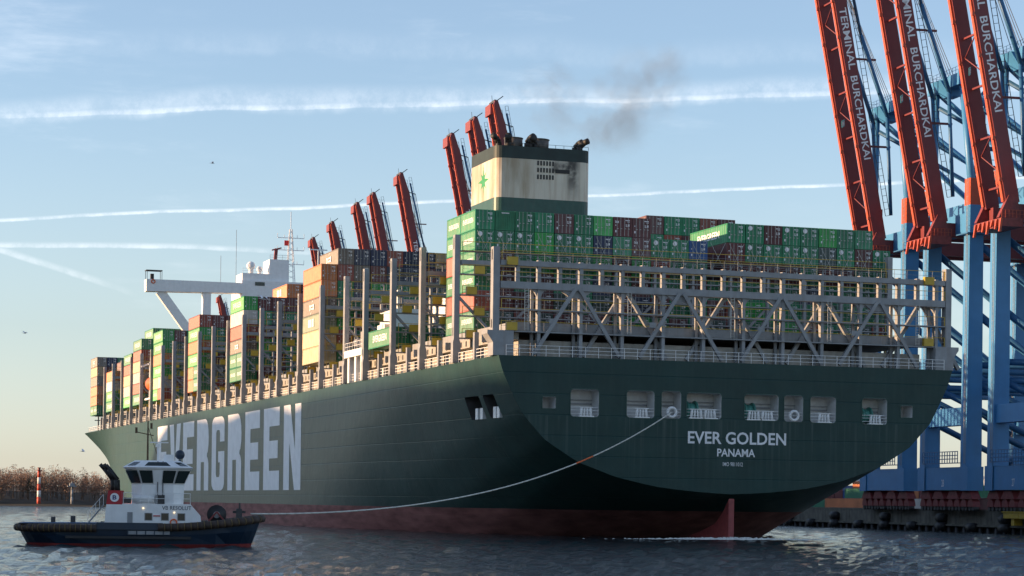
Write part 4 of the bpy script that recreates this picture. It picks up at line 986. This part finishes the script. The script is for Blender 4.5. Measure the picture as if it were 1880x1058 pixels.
for sg_ in (-1, 1):
    # rolled rubber fenders with lashings
    for a0, a1, r0 in ((-10.6, -3.6, .33), (1.6, 10.6, .34)):
        pts = []; n = 16
        for k in range(n + 1):
            u = a0 + (a1 - a0) * k / n; uu = max(-10.45, min(10.45, u)); pts.append((uu + (.1 if u > 10 else 0), sg_ * (hb(uu) + .1), dz(uu) - .25 + (.0 if u < 0 else .12)))
        MB().path(pts, r0, 12).build('rolled_fender', mat('fender', (.045, .028, .02), .7, var=.4) if 'fender' not in D.materials else D.materials['fender'], tug, True)
        ls = MB()
        for k in range(1, n, 1):
            p = Vector(pts[k]); q = Vector(pts[k + 1 if k < n else k]); d_ = (q - p).normalized() * .05; ls.tube(p - d_ * .7, p + d_ * .7, r0 + .02, 12)
        ls.build('fender_lashing', mat('lash', (.16, .11, .05), .8) if 'lash' not in D.materials else D.materials['lash'], tug)
    bw = []
    MB().prism([(-3.6, 1.4), (2.0, 1.4), (2.0, 2.0), (-3.6, 2.0)], 'y', sg_ * 4.12, sg_ * 4.2).build('bulwark', m_tug, tug)
    MB().box(-1.0, 2.6, min(sg_ * 4.2, sg_ * 4.23), max(sg_ * 4.2, sg_ * 4.23), 1.0, 1.3).build('freeing_port', m_grey, tug)
    for k in range(5): MB().box(-1.0 + k * .75, -.9 + k * .75, min(sg_ * 4.2, sg_ * 4.25), max(sg_ * 4.2, sg_ * 4.25), .95, 1.35).build('port_bar', m_tug, tug)
    MB().box(-6.2, 4.4, min(sg_ * 4.05, sg_ * 4.3), max(sg_ * 4.05, sg_ * 4.3), .62, .85).build('rubbing_strake', m_rubber, tug)
MB().prism([(-10.2, 1.85), (-3, 1.9), (-3, 1.95), (-10.2, 1.9)], 'y', -3.2, 3.2).build('after_deck', mat('deck_blue', (.04, .10, .2), .6), tug)
dkh = link('deckhouse', None, tug)
MB().prism([(-2.5, 1.75), (5.3, 1.75), (5.2, 2.6), (4.3, 3.62), (-2.5, 3.62)], 'y', -2.9, 2.9).build('house_wall', m_white, dkh)
for u in (.75, 2.15, 3.55): o = MB().box(u - .28, u + .28, -2.93, -2.9, 2.25, 2.8).build('window', m_glass, dkh); MB().box(u - .34, u + .34, -2.915, -2.895, 2.19, 2.86).build('window_frame', m_grey, o)
MB().box(-1.05, -.6, -2.94, -2.9, 1.8, 2.9).build('door', m_grey, dkh)
o = link('name_lettering', text_mesh('VB RESOLUT', 1, .004, m_tug, 2.5, .34), dkh, (3.15, -2.915, 3.3), AFT)
lamp = mat('lit_lamp', (1, .8, .5), .5, var=0, emit=.7)
for u, z in ((.3, 3.25), (2.95, 2.9)): MB().add(*[[(x + u, y - 3.0, zz + z) for x, y, zz in ball((0, 0, 0), .08, 6)[0]], ball((0, 0, 0), .08, 6)[1]]).build('deck_lamp', lamp, dkh)
tor = MB()
for k in range(14):
    a, b = 2 * math.pi * k / 14, 2 * math.pi * (k + 1) / 14; tor.tube((2.9 + math.cos(a) * .27, -2.97, 2.05 + math.sin(a) * .27), (2.9 + math.cos(b) * .27, -2.97, 2.05 + math.sin(b) * .27), .07, 6)
tor.build('life_ring', m_life, dkh)
MB().box(1.15, 1.75, -2.95, -2.9, 2.55, 2.65).build('fire_axe_board', m_tred, dkh)
for sg_ in (-1, 1):
    y0, y1 = sorted((sg_ * 1.75, sg_ * 2.92))
    f_ = link('funnel', None, tug)
    MB().prism([(-3.0, 1.75), (-1.55, 1.75), (-1.5, 3.55), (-2.85, 3.55)], 'y', y0 - .003, y1 + .003).build('funnel_base', m_white, f_)
    MB().prism([(-2.85, 3.55), (-1.5, 3.55), (-1.55, 4.75), (-2.7, 4.75)], 'y', y0, y1).build('funnel_top', m_tred, f_)
    y = (y0 + y1) / 2
    for dy, du in ((-.28, 0), (.28, -.35)):
        MB().path([(-2.0 + du, y + dy, 4.7), (-2.05 + du, y + dy, 5.7), (-2.75 + du, y + dy, 6.6), (-3.1 + du, y + dy, 7.0)], .17, 10).build('exhaust_pipe', m_black, f_, True)
    if sg_ < 0:
        link('funnel_disc', MB().tube((0, 0, 0), (0, 0, .02), .38, 24).mesh('disc', m_letter), f_, (-2.15, y0 - .004, 4.15), AFT)
        link('funnel_letter', text_mesh('B', 1, .03, mat('letter_blue', (.03, .03, .15), .5), .34, .38), f_, (-2.15, y0 - .03, 4.15), AFT)
# wheelhouse: flared octagon with raked windows
wh = link('wheelhouse', None, tug, (.5, 0, -.36)); wh.scale = (1.1, 1.06, 1.1)
def ring(z, u0, u1, w, ch): return [(u0 + ch, -w, z), (u1 - ch, -w, z), (u1, -w + ch, z), (u1, w - ch, z), (u1 - ch, w, z), (u0 + ch, w, z), (u0, w - ch, z), (u0, -w + ch, z)]
def loft(a, b): return a + b, [(i, (i + 1) % 8, 8 + (i + 1) % 8, 8 + i) for i in range(8)]
def capf(v): return [tuple(range(8))]
r0, r1, r2, r3, r4 = ring(3.62, -1.1, 2.9, 2.2, .8), ring(5.15, -1.15, 2.95, 2.25, .8), ring(6.35, -1.7, 3.5, 2.7, 1.0), ring(6.5, -1.85, 3.65, 2.8, 1.0), ring(7.05, -.9, 2.6, 2.0, .8)
mb = MB(); mb.add(*loft(r0, r1)); mb.add(*loft(r2, r3)); mb.add(*loft(r3, r4)); mb.add(r4, [tuple(range(8))]); mb.add(*loft(ring(5.15, -1.1, 2.9, 2.2, .8), ring(6.35, -1.62, 3.42, 2.62, 1.))); mb.build('house_shell', m_white, wh)
for i in range(8):
    a, b, c_, d_ = [Vector(p) for p in (r1[i], r1[(i + 1) % 8], r2[(i + 1) % 8], r2[i])]
    def bl(s, t_): return (a * (1 - s) + b * s) * (1 - t_) + (d_ * (1 - s) + c_ * s) * t_
    segs = [(.05, .95)] if (b - a).length < 2.2 else [(.04, .36), (.64, .96)]
    for s0, s1 in segs:
        MB().add([bl(s0, .1), bl(s1, .1), bl(s1, .92), bl(s0, .92)], [(0, 1, 2, 3)]).build('window', m_glass, wh)
    if len(segs) == 2:
        MB().add([bl(.38, -.2), bl(.62, -.2), bl(.62, .95), bl(.38, .95)], [(0, 1, 2, 3)]).build('door', m_white, wh)
    MB().add([(Vector(r3[i]) * .82 + Vector(r3[(i + 1) % 8]) * .18) * .8 + (Vector(r4[i]) * .82 + Vector(r4[(i + 1) % 8]) * .18) * .2 + Vector((0, 0, .012)), (Vector(r3[i]) * .18 + Vector(r3[(i + 1) % 8]) * .82) * .8 + (Vector(r4[i]) * .18 + Vector(r4[(i + 1) % 8]) * .82) * .2 + Vector((0, 0, .012)), (Vector(r3[i]) * .2 + Vector(r3[(i + 1) % 8]) * .8) * .25 + (Vector(r4[i]) * .2 + Vector(r4[(i + 1) % 8]) * .8) * .75 + Vector((0, 0, .012)), (Vector(r3[i]) * .8 + Vector(r3[(i + 1) % 8]) * .2) * .25 + (Vector(r4[i]) * .8 + Vector(r4[(i + 1) % 8]) * .2) * .75 + Vector((0, 0, .012))], [(0, 1, 2, 3)]).build('roof_window', m_glass, wh)
railing([(-1.4, -2.8, 3.62), (5.0 - .7, -2.8, 3.62)], .95, .7, 'deck_rail', m_white, (1., .5), tug, .03)
railing([(-1.4, 2.8, 3.62), (4.3, 2.8, 3.62), (4.3, -2.8, 3.62)], .95, .7, 'deck_rail', m_white, (1., .5), tug, .03)
MB().tube((-.6, -2.4, 4.05), (1.2, -2.4, 4.05), .3, 12).build('life_raft', m_white, tug, True)
MB().box(1.35, 2.1, -2.6, -2.25, 3.65, 4.4).box(-1.45, -.75, -2.8, -2.4, 3.65, 4.15).build('deck_locker', m_dkgrey, tug)
ms = link('mast', None, tug, (.45, 0, 0))
MB().tube((.1, 0, 7.0), (.1, 0, 11.2), .1, 8, .05).bar((-.9, 0, 9.9), (.6, 0, 9.6), .08).bar((.1, 0, 10.4), (.9, 0, 8.0), .05).box(-1.0, -.8, -.1, .1, 9.8, 10.3).box(.3, .5, -.1, .1, 10.2, 10.7).build('signal_mast', mat('mast_brown', (.10, .06, .03), .7), ms)
MB().tube((1.0, -.3, 7.0), (1.0, -.3, 8.9), .09).bar((.3, -.3, 9.0), (1.9, -.3, 9.0), .1).tube((1.0, -.3, 8.6), (1.0, -.3, 8.9), .22).build('radar', m_white, ms)
MB().box(1.5, 2.35, -.5, .5, 7.05, 7.95).build('roof_locker', m_white, ms)
MB().tube((2.9, -.5, 7.0), (2.9, -.5, 7.5), .12).add(*ball((2.9, -.5, 7.95), .42, 8)).build('fire_monitor', m_tug, ms, True)
MB().bar((.9, -2.3, 3.65), (.9, -2.3, 7.0), .06).bar((1.3, -2.3, 3.65), (1.3, -2.3, 7.0), .06).build('ladder', m_dkgrey, wh)
wn = link('towing_winch', None, tug)
MB().tube((6.6, -1.0, 2.75), (6.6, 1.0, 2.75), .55, 18).tube((6.6, -1.1, 2.75), (6.6, -1.0, 2.75), .85, 18).tube((6.6, 1.0, 2.75), (6.6, 1.1, 2.75), .85, 18).build('drum', m_rubber, wn, True)
MB().box(5.8, 7.4, -1.3, 1.3, 1.8, 2.2).build('bed', m_dkgrey, wn)
MB().tube((6.6, -1.16, 2.75), (6.6, -1.1, 2.75), .3, 16).tube((6.6, -1.25, 2.75), (6.6, -1.16, 2.75), .14, 12).build('brake_disc', m_grey, wn)
MB().bar((5.75, -1.25, 2.0), (6.6, -1.25, 3.0), .14).bar((7.45, -1.25, 2.0), (6.6, -1.25, 3.0), .14).build('winch_frame', m_bogie, wn)
MB().box(8.3, 8.8, -.8, .8, 2.2, 3.3).tube((8.6, -.3, 3.3), (8.6, -.3, 3.8), .08).box(8.0, 9.1, -.5, .5, 2.9, 3.1).build('towing_staple', m_dkgrey, tug)
MB().box(-6.0, -5.6, -.3, .3, 1.9, 2.5).tube((-7.5, 0, 1.9), (-7.5, 0, 2.4), .2).build('after_bitts', m_dkgrey, tug)
MB().bar((-4.4, -2.3, 1.9), (-3.1, -2.3, 3.5), .6, .12).build('stair', m_grey, tug)
railing([(-4.4, -2.65, 1.95), (-3.1, -2.65, 3.5)], .9, .5, 'stair_rail', m_white, (1.,), tug, .025)
# tow rope
A = Vector((21.5, -.1, 15.0)); bowp = tug.matrix_basis @ Vector((9.6, 0, 2.75))
import mathutils
tm_ = Matrix.Translation(tug.location) @ Matrix.Rotation(-TH + R(8), 4, 'Z'); bowp = tm_ @ Vector((9.6, 0, 2.85))
mb = MB(); mo = MB(); n = 64; prev = None
for k in range(n + 1):
    s = k / n; p = A.lerp(bowp, s); p.z -= 4.1 * 4 * s * (1 - s) * (1 - .25 * s)
    if prev is not None: (mo if .235 < s < .29 else mb).tube(prev, p, .085 if .235 < s < .29 else .07, 8)
    prev = p
tl = thing('tow_rope', 'pale tow rope with orange sleeve sagging from stern fairlead to tug', 'rope')
mb.build('rope', m_rope, tl, True); mo.build('orange_sleeve', m_life, tl, True)

# ================================================================== BIRDS, SMOKE
def gull(p, s, rz, label):
    mb = MB(); a = .5 * s
    mb.add([(-a, 0, .0), (-.2 * a, .12 * a, .02), (a * .8, 0, 0), (-.2 * a, -.12 * a, .02), (0, 0, .12 * a), (0, 0, -.1 * a)], [(0, 1, 4), (1, 2, 4), (2, 3, 4), (3, 0, 4), (1, 0, 5), (2, 1, 5), (3, 2, 5), (0, 3, 5)])
    for sg_ in (-1, 1): mb.add([(-.15 * a, .05 * a * sg_, .03), (.3 * a, .05 * a * sg_, .03), (.25 * a, 1.0 * a * sg_, .5 * a), (-.25 * a, 2.1 * a * sg_, .25 * a), (-.2 * a, 1.0 * a * sg_, .48 * a)], [(0, 1, 2, 4), (4, 2, 3)])
    o = mb.build('gull', m_letter, None, loc=p); o.rotation_euler = (.2, .1, rz); tag(o, label, 'bird', 'gulls in flight')
gull(CAM + pixdir(482, 549) * 170, .9, .3, 'white gull flying in front of the maroon containers')
gull(CAM + pixdir(390, 300) * 260, .8, -.2, 'distant gull gliding high in the open sky')
gull(CAM + pixdir(152, 829) * 240, .8, .1, 'gull flying low beside the ship bow')
gull(CAM + pixdir(45, 612) * 260, .8, .4, 'gull in the pale sky left of the bow')
def smoke():
    m = D.materials.new('smoke'); m.use_nodes = True; t = m.node_tree; t.nodes.clear(); l = t.links.new
    out = t.nodes.new('ShaderNodeOutputMaterial'); pv = t.nodes.new('ShaderNodeVolumePrincipled'); l(pv.outputs[0], out.inputs['Volume'])
    pv.inputs['Color'].default_value = (.35, .33, .30, 1); pv.inputs['Anisotropy'].default_value = .2
    co = t.nodes.new('ShaderNodeTexCoord'); no = t.nodes.new('ShaderNodeTexNoise'); no.inputs['Scale'].default_value = .16; no.inputs['Detail'].default_value = 5; no.inputs['Roughness'].default_value = .6; l(co.outputs['Object'], no.inputs['Vector'])
    # falls off away from the plume axis (object space: plume rises along x and z)
    ln = t.nodes.new('ShaderNodeVectorMath'); ln.operation = 'LENGTH'
    mp = t.nodes.new('ShaderNodeMapping'); mp.inputs['Scale'].default_value = (1 / 13., 1 / 6., 1 / 9.5); l(co.outputs['Object'], mp.inputs[0]); l(mp.outputs[0], ln.inputs[0])
    fo = t.nodes.new('ShaderNodeMapRange'); l(ln.outputs['Value'], fo.inputs[0]); fo.inputs[1].default_value = .15; fo.inputs[2].default_value = 1; fo.inputs[3].default_value = 1; fo.inputs[4].default_value = 0
    nr_ = t.nodes.new('ShaderNodeMapRange'); l(no.outputs['Fac'], nr_.inputs[0]); nr_.inputs[1].default_value = .46; nr_.inputs[2].default_value = .75; nr_.inputs[3].default_value = 0; nr_.inputs[4].default_value = .24
    mu = t.nodes.new('ShaderNodeMath'); mu.operation = 'MULTIPLY'; l(fo.outputs[0], mu.inputs[0]); l(nr_.outputs[0], mu.inputs[1]); l(mu.outputs[0], pv.inputs['Density'])
    for c, s, rot in (((40.0, 64, 63.5), (1, 1, .8), R(-38)), ((28.5, 65, 63.), (.5, .5, .75), R(-60)), ((36.6, 63.4, 59.6), (.34, .4, .3), R(-35))):
        vs, fs = ball((0, 0, 0), 1, 8); o = link('smoke', MB().add([(x * 13, y * 6, z * 9.5) for x, y, z in vs], fs).mesh('smoke', m), None, c, (0, rot, 0)); o.scale = s; o['kind'] = 'stuff'
smoke()
for o in list(D.objects):
    p = o.parent
    if p and p.parent and p.parent.parent and not p.parent.parent.parent:
        m_ = p.matrix_basis @ o.matrix_basis; o.parent = p.parent; o.matrix_parent_inverse = Matrix(); o.matrix_basis = m_
print('containers', NCONT[0], 'objects', len(D.objects))
